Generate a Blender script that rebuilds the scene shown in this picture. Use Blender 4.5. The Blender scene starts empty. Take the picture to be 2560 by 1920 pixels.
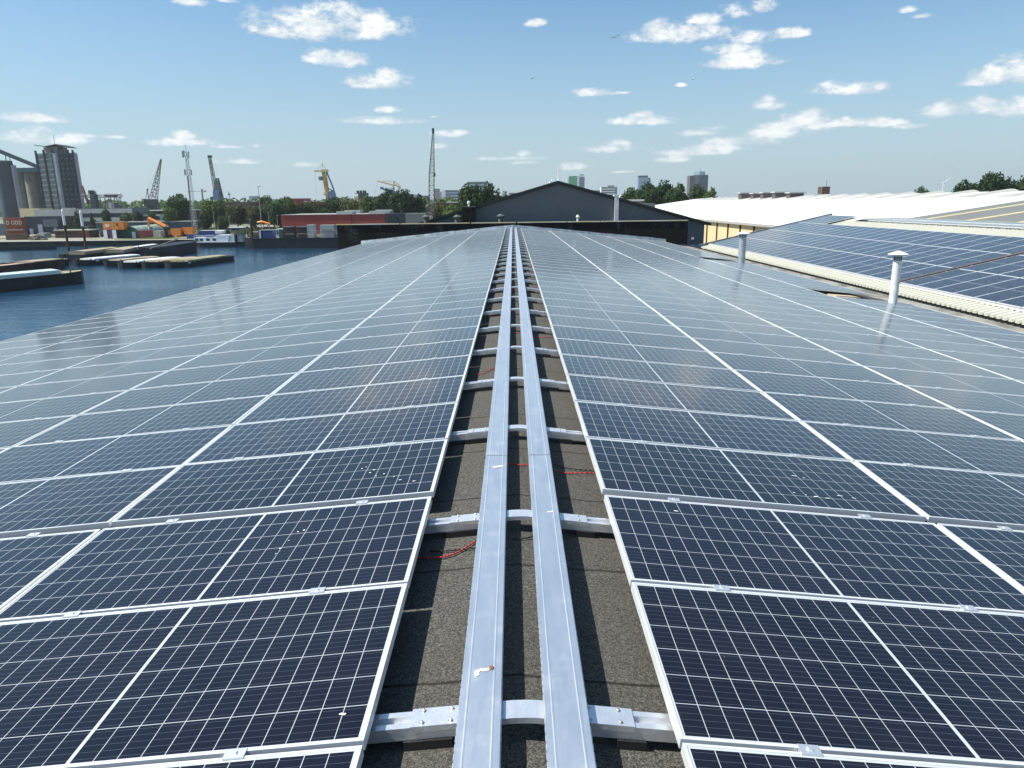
import bpy, math, random
from mathutils import Vector, Matrix
R = math.radians
random.seed(7)
# ------------------------------------------------------------------ camera, sky, sun, exposure
F, PIT, ROL, YAW, CZ = 1802.79, .2457809, -.0123779, -.0043658, 10.0
sc = bpy.context.scene
C = sc.collection
cam = bpy.data.cameras.new('camera'); cam.sensor_width = 36; cam.lens = 36 * F / 2560
cam.clip_start = .05; cam.clip_end = 30000
co = bpy.data.objects.new('camera', cam); C.objects.link(co); sc.camera = co
_x = Vector((math.cos(YAW), -math.sin(YAW), 0))
_f = Vector((math.sin(YAW) * math.cos(PIT), math.cos(YAW) * math.cos(PIT), -math.sin(PIT)))
_u = Vector((math.sin(YAW) * math.sin(PIT), math.cos(YAW) * math.sin(PIT), math.cos(PIT)))
_r = math.cos(ROL) * _x + math.sin(ROL) * _u
_up = -math.sin(ROL) * _x + math.cos(ROL) * _u
co.matrix_world = Matrix(((_r.x, _up.x, -_f.x, 0), (_r.y, _up.y, -_f.y, 0), (_r.z, _up.z, -_f.z, CZ), (0, 0, 0, 1)))
sc.view_settings.view_transform = 'Standard'; sc.view_settings.look = 'None'
sc.view_settings.exposure = 0.72; sc.view_settings.gamma = 1
sc.cycles.max_bounces = 6; sc.cycles.transparent_max_bounces = 8

SUN_AZ, SUN_EL = -97.0, 53.0      # azimuth from +Y towards +X
sd = Vector((math.sin(R(SUN_AZ)) * math.cos(R(SUN_EL)), math.cos(R(SUN_AZ)) * math.cos(R(SUN_EL)), math.sin(R(SUN_EL))))
sl = bpy.data.lights.new('sun', 'SUN'); sl.energy = 4.5; sl.angle = R(.53); sl.color = (1, .95, .87)
so = bpy.data.objects.new('sun', sl); C.objects.link(so)
so.rotation_euler = (-sd).to_track_quat('-Z', 'Y').to_euler()


def ray(px, py):
    a = (px - 1280) / F; b = (py - 960) / F; c, s = math.cos(ROL), math.sin(ROL)
    sx = c * a + s * b; sy = -s * a + c * b
    y = math.cos(PIT) - math.sin(PIT) * sy; z = -math.sin(PIT) - math.cos(PIT) * sy
    return (sx * math.cos(YAW) + y * math.sin(YAW), -sx * math.sin(YAW) + y * math.cos(YAW), z)


def at(px, py, Y):
    r = ray(px, py); k = Y / r[1]; return Vector((r[0] * k, Y, CZ + r[2] * k))


def on(px, py, z):
    r = ray(px, py); k = (z - CZ) / r[2]; return Vector((r[0] * k, r[1] * k, z))


# world -------------------------------------------------------------
w = bpy.data.worlds.new('World'); sc.world = w; w.use_nodes = True
nt = w.node_tree; nt.nodes.clear()


class N:
    """tiny node helper"""
    def __init__(s, t): s.t = t
    def n(s, ty, **k):
        x = s.t.nodes.new(ty)
        for a, b in k.items(): setattr(x, a, b)
        return x
    def set(s, sock, v):
        if hasattr(v, 'is_linked') or isinstance(v, bpy.types.NodeSocket): s.t.links.new(v, sock)
        elif v is not None: sock.default_value = v
    def m(s, op, a, b=None, c=None, clamp=False):
        x = s.n('ShaderNodeMath', operation=op); x.use_clamp = clamp
        s.set(x.inputs[0], a); s.set(x.inputs[1], b); s.set(x.inputs[2], c)
        return x.outputs[0]
    def v(s, op, a, b=None, c=None):
        x = s.n('ShaderNodeVectorMath', operation=op)
        s.set(x.inputs[0], a); s.set(x.inputs[1], b)
        if c is not None: s.set(x.inputs[2], c)
        return x.outputs[1] if op in ('DOT_PRODUCT', 'LENGTH') else x.outputs[0]
    def mix(s, f, a, b):
        x = s.n('ShaderNodeMix', data_type='RGBA'); s.set(x.inputs[0], f); s.set(x.inputs[6], a); s.set(x.inputs[7], b)
        return x.outputs[2]
    def noise(s, vec, scale, detail=3, rough=.55, dim='3D'):
        x = s.n('ShaderNodeTexNoise', noise_dimensions=dim); s.set(x.inputs['Vector'], vec)
        x.inputs['Scale'].default_value = scale; x.inputs['Detail'].default_value = detail; x.inputs['Roughness'].default_value = rough
        return x.outputs[0]
    def ramp(s, fac, lo, hi):
        x = s.n('ShaderNodeMapRange', interpolation_type='SMOOTHSTEP'); s.set(x.inputs[0], fac)
        x.inputs[1].default_value = lo; x.inputs[2].default_value = hi
        return x.outputs[0]


q = N(nt)
sky = q.n('ShaderNodeTexSky', sky_type='NISHITA'); sky.sun_disc = False
sky.sun_elevation = R(SUN_EL); sky.sun_rotation = R(SUN_AZ)
sky.altitude = 10; sky.air_density = 1.0; sky.dust_density = .9; sky.ozone_density = 2.0
tc = q.n('ShaderNodeTexCoord'); d = tc.outputs['Generated']
sp = q.n('ShaderNodeSeparateXYZ'); q.set(sp.inputs[0], d)
az = q.m('ARCTAN2', sp.outputs[0], sp.outputs[1]); el = q.m('ARCSINE', sp.outputs[2])
cb = q.n('ShaderNodeCombineXYZ'); q.set(cb.inputs[0], az); q.set(cb.inputs[1], el)
ae = cb.outputs[0]
CL = '''818 66 160 40;700 76 45 22;925 56 42 28;860 35 55 24;973 60 20 12;633 72 13 9;760 50 60 22;845 148 62 20;955 207 62 20;925 213 40 10;965 190 30 14
960 303 85 10;970 275 28 9;475 5 36 12;570 2 22 6;75 297 75 12;100 348 90 16;95 332 38 15;180 350 45 14;450 356 70 11;405 359 34 10;462 344 26 12;560 368 40 4
770 411 26 8;1115 335 42 9;1100 366 20 8;590 405 50 6;1337 58 22 11;1700 86 95 24;1640 74 34 22;1760 50 45 16;1840 30 35 18;1905 17 33 15;1880 97 60 16;1965 87 42 13
1830 124 62 15;1865 155 84 18;1850 138 50 14;1487 232 40 11;1530 233 32 5;2268 26 20 8;2300 42 22 6;2125 224 70 16;2195 219 14 12;2085 217 28 12;1925 264 42 13;1922 250 20 12
2480 190 60 22;2560 176 70 32;2430 207 35 9;2355 280 55 17;2460 270 90 20;2575 272 90 24;2355 265 24 14;2020 300 52 22;1990 318 78 16;1930 336 88 14;1850 355 84 15;1800 370 85 11
1735 382 76 9;1680 399 40 9;2120 309 66 10;2115 300 14 8;2210 310 60 10;2205 301 24 9;2275 316 36 7;1610 304 70 11;1650 306 44 8;1605 289 26 10;1520 374 66 10;1548 361 30 9
1750 333 60 8;1790 322 36 7;1310 386 17 8;1435 417 34 9;1270 397 70 5;1705 213 14 5;1310 407 30 5;1555 430 25 3;225 341 14 5;290 343 24 4;1085 292 10 3;640 365 8 5'''
fld = None
for t in CL.replace('\n', ';').split(';'):
    cx, cy, hw, hh = map(float, t.split())
    def ang(x, y):
        v = Vector(ray(x, y)).normalized(); return math.atan2(v.x, v.y), math.asin(v.z)
    a0, e0 = ang(cx, cy); a1, _ = ang(cx + hw, cy); _, e1 = ang(cx, cy - hh)
    sa, se = 1 / (1.36 * abs(a1 - a0)), 1 / (1.42 * abs(e1 - e0))
    p = q.v('MULTIPLY_ADD', ae, (sa, se, 0), (-a0 * sa, -e0 * se, 0))
    p = q.v('MAXIMUM', p, q.v('MULTIPLY', p, (-1, -1.55, 0)))      # flatter cloud bases
    l = q.v('DOT_PRODUCT', p, p)
    fld = l if fld is None else q.m('MINIMUM', fld, l)
n1 = q.noise(q.v('MULTIPLY', ae, (1, 1.5, 1)), 26, 5, .62)
n2 = q.noise(q.v('MULTIPLY', ae, (1, 2.0, 1)), 95, 4, .6)
fd = q.m('SUBTRACT', 1.0, fld)
fd = q.m('ADD', fd, q.m('MULTIPLY', q.m('SUBTRACT', n1, .5), 4.0))
fd = q.m('ADD', fd, q.m('MULTIPLY', q.m('SUBTRACT', n2, .5), 1.5))
dens = q.m('POWER', q.ramp(fd, -.22, 1.05), .9)
# loose clouds above and behind the frame, seen only in reflections
n3 = q.noise(q.v('MULTIPLY', ae, (1, 1.7, 1)), 5.0, 6, .6)
up = q.m('MULTIPLY', q.ramp(n3, .56, .70), q.ramp(el, .30, .45))
dens2 = q.m('MULTIPLY', up, .12)
low = q.ramp(el, -.02, .16)   # clouds near the horizon melt into the air
dens = q.m('MULTIPLY', dens, q.m('ADD', q.m('MULTIPLY', low, .32), .68))
shade = q.noise(q.v('MULTIPLY', q.v('ADD', ae, (0, .012, 0)), (1, 1.6, 1)), 24, 3, .5)
ccol = q.mix(q.ramp(q.m('ADD', q.m('MULTIPLY', fd, .35), q.m('SUBTRACT', shade, .5)), .02, .62), (4.9, 5.5, 6.0, 1), (7.7, 7.8, 7.7, 1))
hs = q.n('ShaderNodeHueSaturation'); hs.inputs['Saturation'].default_value = 1.0; q.set(hs.inputs['Color'], sky.outputs[0])
air = q.m('MULTIPLY', q.m('SUBTRACT', 1.0, q.ramp(el, -.10, .30)), .95)
tint = q.v('MULTIPLY', hs.outputs[0], (.72, .955, 1.03))
c0_ = q.mix(air, tint, (3.75, 4.55, 5.1, 1))
c1 = q.mix(dens2, c0_, (6.0, 6.2, 6.4, 1))
c2 = q.mix(dens, c1, ccol)
bg = q.n('ShaderNodeBackground'); bg.inputs[1].default_value = .086; q.set(bg.inputs[0], c2)
ow = q.n('ShaderNodeOutputWorld'); nt.links.new(bg.outputs[0], ow.inputs[0])
w.cycles.sampling_method = 'MANUAL'; w.cycles.sample_map_resolution = 512

# ------------------------------------------------------------------ materials
MATS = {}


def mat(name, col, rough=.7, metal=0., var=.0, vscale=3., spec=.5, bump=0., bscale=20., fn=None, col2=None, vd=4, coord='Object'):
    if name in MATS: return MATS[name]
    m_ = bpy.data.materials.new(name); m_.use_nodes = True
    t = m_.node_tree; b = t.nodes['Principled BSDF']; k = N(t)
    b.inputs['Roughness'].default_value = rough; b.inputs['Metallic'].default_value = metal
    b.inputs['Specular IOR Level'].default_value = spec
    b.inputs['Base Color'].default_value = (*col, 1)
    tcn = k.n('ShaderNodeTexCoord'); oc = tcn.outputs[coord]
    if var or col2:
        c2_ = col2 or tuple(c * (1 - var) for c in col)
        c1_ = col if col2 else tuple(min(1, c * (1 + var)) for c in col)
        f_ = k.ramp(k.noise(oc, vscale, vd, .6), .32, .68)
        k.set(b.inputs['Base Color'], k.mix(f_, (*c1_, 1), (*c2_, 1)))
    if bump:
        bn = k.n('ShaderNodeBump'); bn.inputs['Strength'].default_value = bump; bn.inputs['Distance'].default_value = .02
        k.set(bn.inputs['Height'], k.noise(oc, bscale, 4, .6)); t.links.new(bn.outputs[0], b.inputs['Normal'])
    if fn: fn(k, b, oc)
    MATS[name] = m_
    return m_


def fn_panel(k, b, oc):
    uv = k.n('ShaderNodeTexCoord').outputs['UV']
    s = k.n('ShaderNodeSeparateXYZ'); k.set(s.inputs[0], uv)
    fu = k.m('FLOORED_MODULO', s.outputs[0], 10.0); fv = k.m('FLOORED_MODULO', s.outputs[1], 10.0)
    u = k.m('SUBTRACT', k.m('ABSOLUTE', k.m('SUBTRACT', fu, 1.0)), .006)
    pu, pv, gu, gv = .08125, .1605, .0026, .0031
    v = k.m('SUBTRACT', fv, .0185)
    cu = k.m('DIVIDE', u, pu); cv = k.m('DIVIDE', v, pv)
    def line(x, wd):
        return k.m('GREATER_THAN', k.m('ABSOLUTE', k.m('SUBTRACT', k.m('FRACT', k.m('ADD', x, 100.0)), .5)), .5 - wd)
    lu = line(cu, gu / 2 / pu); lv = line(cv, gv / 2 / pv)
    out = k.m('MAXIMUM', k.m('LESS_THAN', u, 0), k.m('GREATER_THAN', u, pu * 12 - .001))
    out = k.m('MAXIMUM', out, k.m('MAXIMUM', k.m('LESS_THAN', v, 0), k.m('GREATER_THAN', v, pv * 6)))
    white = k.m('MAXIMUM', out, k.m('MAXIMUM', lu, lv))
    bb = k.m('MULTIPLY', line(k.m('ADD', k.m('MULTIPLY', cv, 5), .5), .018), .5)
    oi = k.n('ShaderNodeObjectInfo').outputs['Random']
    geo = k.n('ShaderNodeNewGeometry').outputs['Position']
    cell = k.m('ADD', k.m('MULTIPLY', k.noise(geo, .8, 2), .6), k.m('MULTIPLY', oi, .5))
    navy = k.mix(cell, (.0010, .0016, .0050, 1), (.0042, .0066, .017, 1))
    c = k.mix(bb, navy, (.16, .19, .25, 1))
    c = k.mix(white, c, (.46, .50, .52, 1))
    # dust and droppings
    sn = k.noise(geo, 23, 5, .75); big = k.noise(geo, .55, 2)
    drop = k.m('MULTIPLY', k.ramp(sn, .70, .73), k.ramp(big, .50, .58))
    dust = k.m('ADD', k.m('MULTIPLY', k.noise(geo, 3.1, 5, .65), .022), .0)
    c = k.mix(k.m('MAXIMUM', dust, k.m('MULTIPLY', drop, .6)), c, (.55, .53, .48, 1))
    k.set(b.inputs['Base Color'], c)
    k.set(b.inputs['Roughness'], k.m('ADD', .075, k.m('MULTIPLY', k.noise(geo, 2.2, 4), .07)))
    b.inputs['Sheen Weight'].default_value = .75; b.inputs['Sheen Roughness'].default_value = .20; b.inputs['Sheen Tint'].default_value = (1, .99, .96, 1)
    b.inputs['Specular IOR Level'].default_value = .26
    bn = k.n('ShaderNodeBump'); bn.inputs['Strength'].default_value = .014; bn.inputs['Distance'].default_value = .01
    k.set(bn.inputs['Height'], k.noise(geo, 2.5, 1)); b.id_data.links.new(bn.outputs[0], b.inputs['Normal'])


def fn_felt(k, b, oc):
    a = k.noise(oc, 190, 3, .7); c_ = k.noise(oc, 75, 3, .65); big = k.noise(oc, 1.3, 5, .6)
    f = k.ramp(k.m('ADD', k.m('MULTIPLY', a, .6), k.m('MULTIPLY', c_, .4)), .40, .66)
    c1 = k.mix(f, (.024, .024, .022, 1), (.180, .176, .158, 1))
    c1 = k.mix(k.m('MULTIPLY', k.ramp(k.noise(oc, 300, 2, .5), .62, .72), .7), c1, (.42, .40, .34, 1))
    c1 = k.mix(k.m('MULTIPLY', k.ramp(big, .3, .75), .35), c1, (.07, .063, .05, 1))
    s = k.n('ShaderNodeSeparateXYZ'); k.set(s.inputs[0], oc)
    wob = k.m('MULTIPLY', k.m('SUBTRACT', k.noise(oc, 4, 3), .5), .05)
    y = k.m('DIVIDE', k.m('ADD', s.outputs[1], wob), .905)
    fr = k.m('ABSOLUTE', k.m('SUBTRACT', k.m('FRACT', k.m('ADD', y, 100.27)), .5))
    seam = k.ramp(fr, .4885, .4955)
    c1 = k.mix(k.m('MULTIPLY', seam, .8), c1, (.018, .014, .011, 1))
    k.set(b.inputs['Base Color'], c1)
    bn = k.n('ShaderNodeBump'); bn.inputs['Strength'].default_value = .9; bn.inputs['Distance'].default_value = .004
    k.set(bn.inputs['Height'], k.m('SUBTRACT', a, k.m('MULTIPLY', seam, 1.5))); b.id_data.links.new(bn.outputs[0], b.inputs['Normal'])


def fn_galv(k, b, oc):
    n_ = k.noise(oc, 9, 5, .65); m_ = k.noise(k.v('MULTIPLY', oc, (1, .12, 1)), 30, 4, .6)
    st = k.m('MULTIPLY', k.ramp(n_, .50, .72), .09)
    c = k.mix(m_, (.72, .76, .79, 1), (.82, .85, .87, 1)); c = k.mix(st, c, (.86, .88, .86, 1))
    k.set(b.inputs['Base Color'], c)
    k.set(b.inputs['Roughness'], k.m('ADD', .40, k.m('ADD', k.m('MULTIPLY', st, .2), k.m('MULTIPLY', m_, .12))))
    k.set(b.inputs['Metallic'], k.m('SUBTRACT', .92, k.m('MULTIPLY', st, .7)))
    bn = k.n('ShaderNodeBump'); bn.inputs['Strength'].default_value = .25; bn.inputs['Distance'].default_value = .002
    k.set(bn.inputs['Height'], k.noise(oc, 14, 3)); b.id_data.links.new(bn.outputs[0], b.inputs['Normal'])


def fn_water(k, b, oc):
    a = k.noise(k.v('MULTIPLY', oc, (.35, 1, 1)), .55, 5, .62); c_ = k.noise(k.v('MULTIPLY', oc, (.45, 1.1, 1)), 2.4, 3, .6)
    calm = k.ramp(k.noise(k.v('MULTIPLY', oc, (.5, 1, 1)), .028, 3, .5), .3, .7)
    h = k.m('MULTIPLY', k.m('ADD', a, k.m('MULTIPLY', c_, .35)), k.m('ADD', .45, k.m('MULTIPLY', calm, .7)))
    bn = k.n('ShaderNodeBump'); bn.inputs['Strength'].default_value = .55; bn.inputs['Distance'].default_value = .32
    k.set(bn.inputs['Height'], h); b.id_data.links.new(bn.outputs[0], b.inputs['Normal'])
    b.inputs['IOR'].default_value = 1.33


def fn_ground(k, b, oc):
    a = k.ramp(k.noise(oc, .035, 5, .6), .46, .58); c_ = k.noise(oc, .4, 5, .7)
    c = k.mix(c_, (.20, .19, .155, 1), (.36, .34, .28, 1))
    g = k.mix(c_, (.05, .075, .022, 1), (.14, .15, .06, 1))
    k.set(b.inputs['Base Color'], k.mix(a, c, g))


def fn_leaf(c1, c2):
    def f(k, b, oc):
        geo = k.n('ShaderNodeNewGeometry').outputs['Position']
        oi = k.n('ShaderNodeObjectInfo').outputs['Random']
        n_ = k.ramp(k.m('ADD', k.m('MULTIPLY', k.noise(geo, .9, 3, .7), .8), k.m('MULTIPLY', oi, .2)), .3, .75)
        c = k.mix(n_, (*c1, 1), (*c2, 1)); k.set(b.inputs['Base Color'], c)
        tr = k.n('ShaderNodeBsdfTranslucent'); k.set(tr.inputs[0], c)
        mx = k.n('ShaderNodeMixShader'); mx.inputs[0].default_value = .25
        L = b.id_data.links; o = [x for x in b.id_data.nodes if x.type == 'OUTPUT_MATERIAL'][0]
        L.new(b.outputs[0], mx.inputs[1]); L.new(tr.outputs[0], mx.inputs[2]); L.new(mx.outputs[0], o.inputs[0])
    return f


def fn_corr(period, axis, depth, c1, c2):
    def f(k, b, oc):
        s = k.n('ShaderNodeSeparateXYZ'); k.set(s.inputs[0], oc)
        y = k.m('FRACT', k.m('ADD', k.m('DIVIDE', s.outputs[axis], period), 500.0))
        h = k.ramp(k.m('ABSOLUTE', k.m('SUBTRACT', y, .5)), .22, .34)
        bn = k.n('ShaderNodeBump'); bn.inputs['Strength'].default_value = 1; bn.inputs['Distance'].default_value = depth
        k.set(bn.inputs['Height'], h); b.id_data.links.new(bn.outputs[0], b.inputs['Normal'])
        k.set(b.inputs['Base Color'], k.mix(k.noise(oc, .8, 4, .6), (*c1, 1), (*c2, 1)))
    return f


def fn_parapet(k, b, oc):
    a = k.noise(oc, .9, 6, .7); c_ = k.noise(k.v('MULTIPLY', oc, (1, 1, .3)), 3, 4, .7)
    c = k.mix(k.ramp(a, .52, .7), (.016, .015, .014, 1), (.075, .075, .066, 1))
    c = k.mix(k.m('MULTIPLY', k.ramp(c_, .62, .75), .5), c, (.12, .12, .10, 1))
    k.set(b.inputs['Base Color'], c)


M = dict(
    glass=mat('solar_glass', (.01, .015, .03), .1, fn=fn_panel),
    frame=mat('anodised_frame', (.80, .81, .80), .40, .38, var=.06, vscale=2),
    clamp=mat('clamp_steel', (.90, .90, .90), .42, .8),
    back=mat('back_sheet', (.6, .6, .6), .8),
    felt=mat('roofing_felt', (.1, .1, .09), .93, spec=.2, fn=fn_felt),
    valley=mat('valley_felt', (.10, .098, .09), .9, col2=(.17, .165, .15), vscale=2.5, vd=6),
    galv=mat('galvanised_steel', (.7, .75, .8), .4, .9, fn=fn_galv),
    alu=mat('mill_aluminium', (.84, .86, .88), .36, .72, bump=.15, bscale=60, var=.05, vscale=15),
    bolt=mat('bolt_steel', (.62, .60, .56), .35, .9),
    rubber=mat('rubber_pad', (.018, .018, .018), .8, var=.5, vscale=120),
    red=mat('red_cable', (.50, .02, .02), .45), black=mat('black_cable', (.012, .012, .012), .5),
    drop=mat('bird_dropping', (.82, .82, .74), .8, col2=(.62, .60, .50), vscale=60), dropc=mat('rusty_dropping', (.22, .10, .07), .9),
    parapet=mat('bitumen_upstand', (.03, .03, .03), .9, spec=.25, fn=fn_parapet),
    coping=mat('coping', (.52, .42, .16), .7, col2=(.55, .56, .52), vscale=.35, vd=2),
    lead=mat('lead_flashing', (.13, .17, .21), .6, .3, var=.35, vscale=3),
    gable=mat('grey_cladding', (.100, .108, .115), .75, fn=fn_corr(.25, 0, .006, (.155, .158, .162), (.170, .172, .175))),
    gtrim=mat('dark_green_trim', (.010, .022, .017), .6),
    zinc=mat('zinc_pipe', (.50, .54, .58), .45, .6, var=.12, vscale=5),
    zinc2=mat('white_zinc', (.74, .75, .76), .55, .15, var=.14, vscale=5, vd=6),
    corr=mat('cream_corrugated', (.58, .57, .47), .6, fn=fn_corr(.25, 1, .012, (.50, .49, .40), (.62, .61, .51))),
    membrane=mat('white_membrane', (.66, .66, .61), .75, var=.06, vscale=.12, vd=6),
    mem2=mat('skylight_grp', (.36, .36, .33), .6),
    greyroof=mat('grey_roof_sheet', (.15, .155, .15), .8, fn=fn_corr(.33, 1, .01, (.14, .145, .14), (.17, .175, .165))),
    ystrip=mat('yellow_rooflight', (.52, .45, .24), .6),
    beige=mat('beige_cladding', (.62, .50, .29), .8, var=.06, vscale=.6),
    dark=mat('dark_opening', (.012, .011, .010), .6),
    gutterc=mat('gutter_concrete', (.33, .32, .28), .9, col2=(.13, .12, .10), vscale=1.1, vd=6),
    wood=mat('insulation_board', (.50, .40, .26), .9, var=.15, vscale=3),
    water=mat('harbour_water', (.010, .046, .090), .07, fn=fn_water),
    ground=mat('yard_ground', (.2, .2, .15), .95, spec=.1, fn=fn_ground),
    quay=mat('quay_wall', (.022, .028, .020), .9, var=.5, vscale=.5),
    quaytop=mat('quay_coping', (.40, .39, .30), .9, var=.15, vscale=.4),
    bwall=mat('white_brick', (.45, .45, .43), .85),
    hull=mat('black_hull', (.011, .013, .016), .55, var=.4, vscale=.5),
    hullb=mat('brown_hull', (.055, .028, .020), .8, var=.5, vscale=.5),
    deckp=mat('pink_deck', (.40, .28, .22), .85, col2=(.30, .27, .20), vscale=.35),
    deckw=mat('white_hatch', (.72, .74, .74), .5, .2, var=.1, vscale=.8),
    deckg=mat('green_hatch', (.58, .68, .64), .45, .2, var=.12, vscale=.5),
    decky=mat('olive_deck', (.26, .24, .14), .85, var=.35, vscale=.6),
    white=mat('white_paint', (.74, .76, .78), .5), winb=mat('blue_window', (.03, .06, .08), .15),
    blue=mat('blue_container', (.018, .045, .17), .6, var=.2, vscale=.3), orange=mat('orange_paint', (.78, .24, .025), .55, var=.1, vscale=.4),
    navy=mat('navy_cladding', (.016, .026, .042), .7, var=.15, vscale=.2),
    brick=mat('red_brick', (.24, .062, .035), .9, var=.2, vscale=.4), brown=mat('brown_container', (.075, .042, .030), .8, var=.25, vscale=.4),
    maroon=mat('dark_red_cladding', (.24, .032, .024), .75, fn=fn_corr(.9, 0, .03, (.23, .031, .024), (.26, .038, .029))),
    redc=mat('red_container', (.20, .030, .022), .7, var=.2, vscale=.4), purple=mat('purple_paint', (.10, .03, .09), .7),
    green=mat('green_hut', (.022, .085, .062), .7, var=.1, vscale=.3), hutroof=mat('pale_hut_roof', (.34, .40, .32), .6, .3, var=.15, vscale=.5),
    conc=mat('silo_concrete', (.27, .25, .22), .9, col2=(.18, .165, .15), vscale=.18), darksilo=mat('dark_silo', (.045, .062, .085), .7, var=.15, vscale=.1),
    teal=mat('teal_gallery', (.02, .11, .15), .6), slate=mat('tower_slate', (.085, .11, .135), .7, var=.2, vscale=.15),
    pier=mat('tower_pier', (.028, .048, .052), .7), pale=mat('tower_pale', (.36, .38, .43), .75, var=.1, vscale=.1), mauve=mat('tower_mauve', (.30, .27, .33), .8),
    glassd=mat('dark_glass', (.012, .022, .032), .2), steel=mat('crane_grey', (.075, .085, .10), .6), steell=mat('mast_grey', (.34, .36, .38), .5, .4),
    yellow=mat('crane_yellow', (.55, .34, .05), .6, var=.12, vscale=.2), bluem=mat('crane_blue', (.10, .16, .30), .6), tan=mat('crane_tan', (.42, .33, .24), .6),
    olive=mat('grey_building', (.14, .155, .155), .85, var=.1, vscale=.15), lightb=mat('light_building', (.36, .38, .37), .85, var=.08, vscale=.15),
    cityb=mat('city_blue', (.20, .28, .38), .7), cityp=mat('city_pink', (.32, .22, .20), .8), cityw=mat('city_white', (.62, .65, .66), .75),
    cityg=mat('city_green', (.006, .26, .075), .7), cityd=mat('city_dark', (.026, .03, .055), .5), cityn=mat('city_brown', (.09, .075, .075), .8), cityt=mat('city_teal', (.20, .34, .38), .6),
    bark=mat('bark', (.055, .042, .03), .9), leafA=mat('leaf_dark', (.03, .05, .02), .7, spec=.2, fn=fn_leaf((.014, .036, .010), (.062, .115, .026))),
    leafB=mat('leaf_bright', (.06, .1, .02), .7, spec=.2, fn=fn_leaf((.035, .07, .014), (.15, .21, .04))),
    leafC=mat('leaf_olive', (.05, .06, .02), .7, spec=.2, fn=fn_leaf((.03, .042, .012), (.12, .13, .04))),
    leafD=mat('leaf_red', (.06, .03, .02), .7, spec=.2, fn=fn_leaf((.03, .015, .012), (.10, .045, .035))),
    dirt=mat('rubble', (.22, .19, .14), .95, col2=(.10, .09, .07), vscale=.8), mushroom=mat('vent_hood', (.10, .115, .10), .7, var=.3, vscale=8),
    sign=mat('sign_cream', (.62, .60, .50), .8),
)

# ------------------------------------------------------------------ mesh helpers
class MB:
    def __init__(s): s.v = []; s.f = []; s.uv = {}
    def face(s, pts, uv=None):
        i = len(s.v); s.v += [tuple(p) for p in pts]; s.f.append(tuple(range(i, i + len(pts))))
        if uv: s.uv[len(s.f) - 1] = uv
        return s
    def box(s, x0, x1, y0, y1, z0, z1, M_=None):
        P = [(x0, y0, z0), (x1, y0, z0), (x1, y1, z0), (x0, y1, z0), (x0, y0, z1), (x1, y0, z1), (x1, y1, z1), (x0, y1, z1)]
        if M_ is not None: P = [tuple(M_ @ Vector(p)) for p in P]
        i = len(s.v); s.v += P
        s.f += [tuple(i + j for j in f) for f in ((0, 3, 2, 1), (4, 5, 6, 7), (0, 1, 5, 4), (1, 2, 6, 5), (2, 3, 7, 6), (3, 0, 4, 7))]
        return s
    def prism(s, poly, z0, z1):
        n = len(poly); i = len(s.v)
        s.v += [(x, y, z0) for x, y in poly] + [(x, y, z1) for x, y in poly]
        s.f.append(tuple(i + n - 1 - j for j in range(n))); s.f.append(tuple(i + n + j for j in range(n)))
        for j in range(n): s.f.append((i + j, i + (j + 1) % n, i + n + (j + 1) % n, i + n + j))
        return s
    def extr(s, poly, ax, a0, a1):
        """poly in the plane across axis ax (0: yz, 1: xz), swept from a0 to a1"""
        n = len(poly); i = len(s.v)
        for a in (a0, a1):
            for p, z in poly: s.v.append((a, p, z) if ax == 0 else (p, a, z))
        s.f.append(tuple(i + n - 1 - j for j in range(n))); s.f.append(tuple(i + n + j for j in range(n)))
        for j in range(n): s.f.append((i + j, i + (j + 1) % n, i + n + (j + 1) % n, i + n + j))
        return s
    def bar(s, a, b, r, n=4, r2=None):
        a, b = Vector(a), Vector(b); d_ = b - a
        if d_.length < 1e-6: return s
        z = d_.normalized(); x = z.orthogonal().normalized() if abs(z.z) < .9 else Vector((1, 0, 0)); x = (x - z * x.dot(z)).normalized(); y = z.cross(x)
        i = len(s.v); r2 = r if r2 is None else r2
        for p, rr in ((a, r), (b, r2)):
            for j in range(n):
                t = 2 * math.pi * (j + .5) / n; s.v.append(tuple(p + rr * (math.cos(t) * x + math.sin(t) * y)))
        for j in range(n): s.f.append((i + j, i + (j + 1) % n, i + n + (j + 1) % n, i + n + j))
        s.f.append(tuple(i + n - 1 - j for j in range(n))); s.f.append(tuple(i + n + j for j in range(n)))
        return s
    def tube(s, pts, r, n=6):
        for a, b in zip(pts, pts[1:]): s.bar(a, b, r, n)
        return s
    def lathe(s, cx, cy, prof, n=24):
        i = len(s.v)
        for r_, z in prof:
            for j in range(n):
                t = 2 * math.pi * j / n; s.v.append((cx + r_ * math.cos(t), cy + r_ * math.sin(t), z))
        for k_ in range(len(prof) - 1):
            for j in range(n):
                a = i + k_ * n; s.f.append((a + j, a + (j + 1) % n, a + n + (j + 1) % n, a + n + j))
        return s
    def lattice(s, a, b, w0, w1, nb, r=.05, rd=None):
        """four-chord lattice boom from a to b, width w0 to w1"""
        a, b = Vector(a), Vector(b); z = (b - a).normalized()
        x = Vector((0, 0, 1)).cross(z); x = Vector((1, 0, 0)) if x.length < .05 else x.normalized(); y = z.cross(x)
        rd = rd or r * .6
        def P(t, k_):
            h = (w0 + (w1 - w0) * t) / 2; c = a + (b - a) * t
            return c + h * ((1, 1, -1, -1)[k_] * x + (1, -1, -1, 1)[k_] * y)
        for k_ in range(4): s.bar(P(0, k_), P(1, k_), r)
        for i in range(nb):
            t0, t1 = i / nb, (i + 1) / nb
            for k_ in range(4):
                j = (k_ + 1) % 4
                s.bar(P(t0, k_ if i % 2 else j), P(t1, j if i % 2 else k_), rd)
                s.bar(P(t1, k_), P(t1, j), rd)
        return s


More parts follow.
